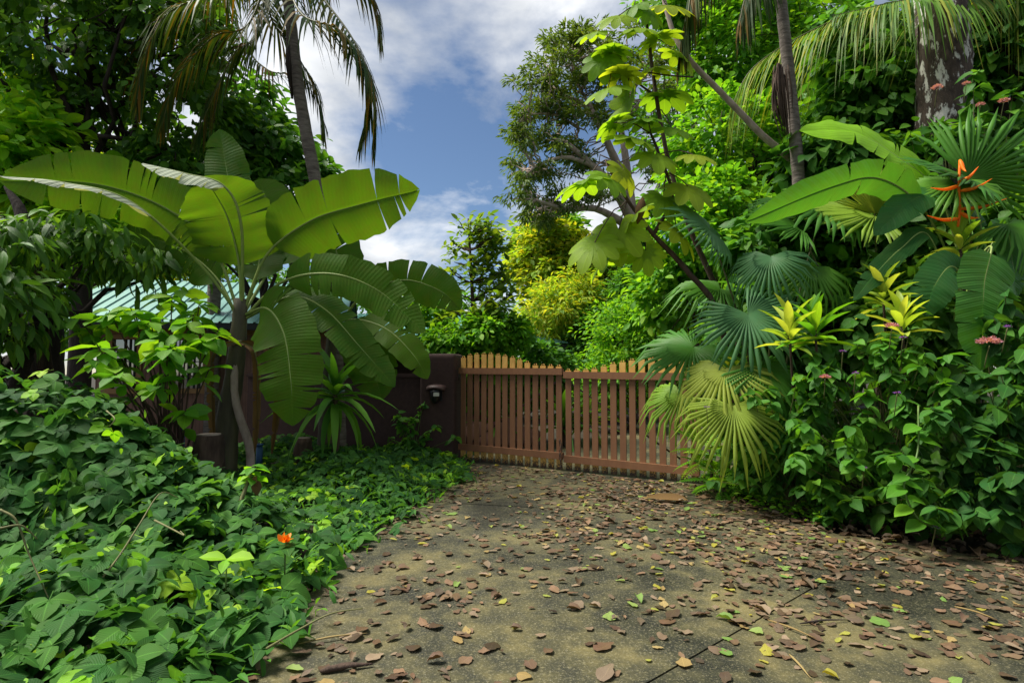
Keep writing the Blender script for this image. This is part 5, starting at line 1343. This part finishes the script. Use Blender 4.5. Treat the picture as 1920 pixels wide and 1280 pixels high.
# yellow-green sprig
c = P(425, 1048, 3.55)
ys = thing('yellow_sprig', 'single yellow green three leaved sprig standing above the vine bed', 'sprig', np.array((c[0], c[1], 0)))
m = MB(); m.tube([np.array((c[0], c[1], 0)), c], .005, 6); m.build('stalk', 'stem_green', ys)
leaf_objs(ys, 'leaf', T['oval'], np.repeat([c], 3, 0), np.array([(-1, -.2, .3), (1, -.2, .25), (.2, -1, -.3)]), np.array([(0, -.4, 1), (0, -.4, 1), (0, -.3, 1)]), [.17, .19, .12], 'leaf_lime')

# ------------------------------------------------------------------ leaf litter on the driveway
def right_edge(D): return np.interp(D, [2.2, 3.6, 4.5, 5.35, 6.6, 7.7], [11, 6.2, 4.1, 3.05, 2.72, 2.72])
k = 17000
Dl = 1.6 + 8.2 * rng.random(k) ** .9; xl = rng.uniform(-1.9, 6.5, k)
fr = (xl - left_edge(Dl)) / (right_edge(Dl) - left_edge(Dl))
dens = .15 + 1.1 * np.clip(fr * 1.5 - .3, 0, 1) + .5 * np.clip((Dl - 5.5) / 3, 0, 1) * np.clip(fr * 2 - .6, 0, 1) + .25 * np.exp(-((fr - .1) / .12) ** 2)
dens *= .35 + 1.1 * (np.sin(xl * 2.1 + Dl * 1.3) * np.sin(Dl * 2.7 - xl * .9) * .5 + .5)
gl = (mid - GL)[:2]
ok = (fr > -.02) & (fr < 1.03) & (rng.random(k) < dens) & (np.abs(xl / Dl) < 1.15) & (Dl < 9.65 - (xl + .9) * .6)
xl, Dl = xl[ok], Dl[ok]; k = len(xl)
kind = rng.choice(4, k, p=[.85, .06, .045, .045])
az = rng.uniform(0, 6.283, k); sz = rng.uniform(.035, .105, k) * np.where(kind == 1, .85, 1) * np.where(rng.random(k) < .12, 1.35, 1)
ti = rng.standard_normal((k, 3)) * .09 + UZ
dv = np.column_stack([np.cos(az), np.sin(az), rng.normal(0, .08, k)])
tps = rng.integers(0, len(LIT), k)
mats_ = ['litter_brown', 'litter_yellow', 'litter_green', 'litter_straw']
labs = ['brown curled dead leaf lying on the mossy driveway', 'fallen yellow leaf lying on the driveway', 'fallen pale green leaf lying on the driveway', 'straw coloured dead leaf lying on the driveway']
grp = ['brown dead leaves on the driveway', 'yellow fallen leaves on the driveway', 'green fallen leaves on the driveway', 'straw coloured leaves on the driveway']
order = np.argsort(Dl / sz); near = set(order[:300].tolist())
rest = MB()
restm = [MB() for _ in mats_]
for i in range(k):
    Rm = frames(dv[i:i + 1], ti[i:i + 1])[0]
    tp = LIT[tps[i]]
    zmin = (tp.v @ Rm.T)[:, 2].min() * sz[i]
    ps = np.array((xl[i], Dl[i], .003 - zmin))
    if i in near:
        o = bpy.data.objects.new('fallen_leaf', tpl_mesh(tp, 'fallen_leaf', mats_[kind[i]])); col.objects.link(o)
        mx = Matrix(Rm.tolist()).to_4x4() @ Matrix.Scale(float(sz[i]), 4); mx.translation = Vector(ps); o.matrix_basis = mx
        tag(o, labs[kind[i]], 'leaf', grp[kind[i]])
    else:
        scatter(restm[kind[i]], tp, ps[None], dv[i:i + 1], ti[i:i + 1], sz[i:i + 1])
for j, nm in enumerate(('brown', 'yellow', 'green', 'straw coloured')):
    tag(restm[j].build('leaf_litter', mats_[j], loc=(1, 6, 0)), nm + ' fallen leaves scattered over the driveway towards the gate', 'leaf litter', kind='stuff')
# soil litter under the right bank and the far drive
k = 2600; xx = rng.uniform(2.6, 8, k); DD = rng.uniform(3.0, 8.5, k); okk = xx > right_edge(DD) - .1
xx, DD = xx[okk], DD[okk]; k = len(xx); az = rng.uniform(0, 6.283, k); m = MB()
scatter(m, LIT[2], np.column_stack([xx, DD, rng.uniform(-.05, .0, k)]), np.column_stack([np.cos(az), np.sin(az), np.zeros(k)]), unit(rng.standard_normal((k, 3)) * .3 + UZ), rng.uniform(.06, .14, k))
tag(m.build('leaf_litter', 'litter_brown', loc=(4, 6, 0)), 'brown leaf litter on the soil under the right bank shrubs', 'leaf litter', kind='stuff')
# twigs and big dry leaf
for i, (a, b, lab) in enumerate([((600, 1262), (700, 1248), 'reddish brown dry palm sheath strip near the left driveway edge'), ((560, 1210), (690, 1190), 'thin pale twig lying left on the driveway'), ((1500, 1172), (1590, 1165), 'dark straight twig lying among leaves on the right'),
        ((1790, 1140), (1870, 1165), 'pale forked twig at the far right of the driveway'), ((1440, 1165), (1530, 1200), 'long straw coloured bark strip in the leaf drift'), ((985, 1010), (1010, 1006), 'short dark stick in the middle of the driveway'), ((1480, 1230), (1520, 1275), 'straw twig lying at the bottom of the driveway')]):
    A_, B_ = G(*a), G(*b); t_ = catmull([A_ + UZ * .012, (A_ + B_) / 2 + UZ * .02 + rng.standard_normal(3) * np.array((.01, .01, 0)), B_ + UZ * .012], 8)
    m = MB(); m.tube(t_, np.array([.5, 1, .9, 1, .85, .7, .5, .25]) * (.006 if i != 0 else .016), 6, wob=.1)
    o = m.build('twig', ['bark_brown', 'litter_straw', 'bark_dark', 'litter_straw', 'litter_straw', 'bark_dark', 'litter_straw'][i], loc=(A_ + B_) / 2); tag(o, lab, 'twig', 'twigs on the driveway')
c = G(1290, 942); m = MB()
scatter(m, t_leaf(.16, [0, .1, .3, .6, .85, 1], ovate, .5, -.05), np.array([c + UZ * .03]), np.array([(-1, .1, 0.0)]), np.array([(0, -.35, 1)]), .5)
tag(m.build('dry_palm_leaf', 'leaf_dry', loc=c), 'large dry tan leaf lying at the driveway edge by the gate', 'leaf')
print("objects", len(bpy.data.objects), "tris", sum(sum(len(p.vertices) - 2 for p in me.polygons) if len(me.polygons) < 4000 else len(me.loops) - 2 * len(me.polygons) for me in bpy.data.meshes))
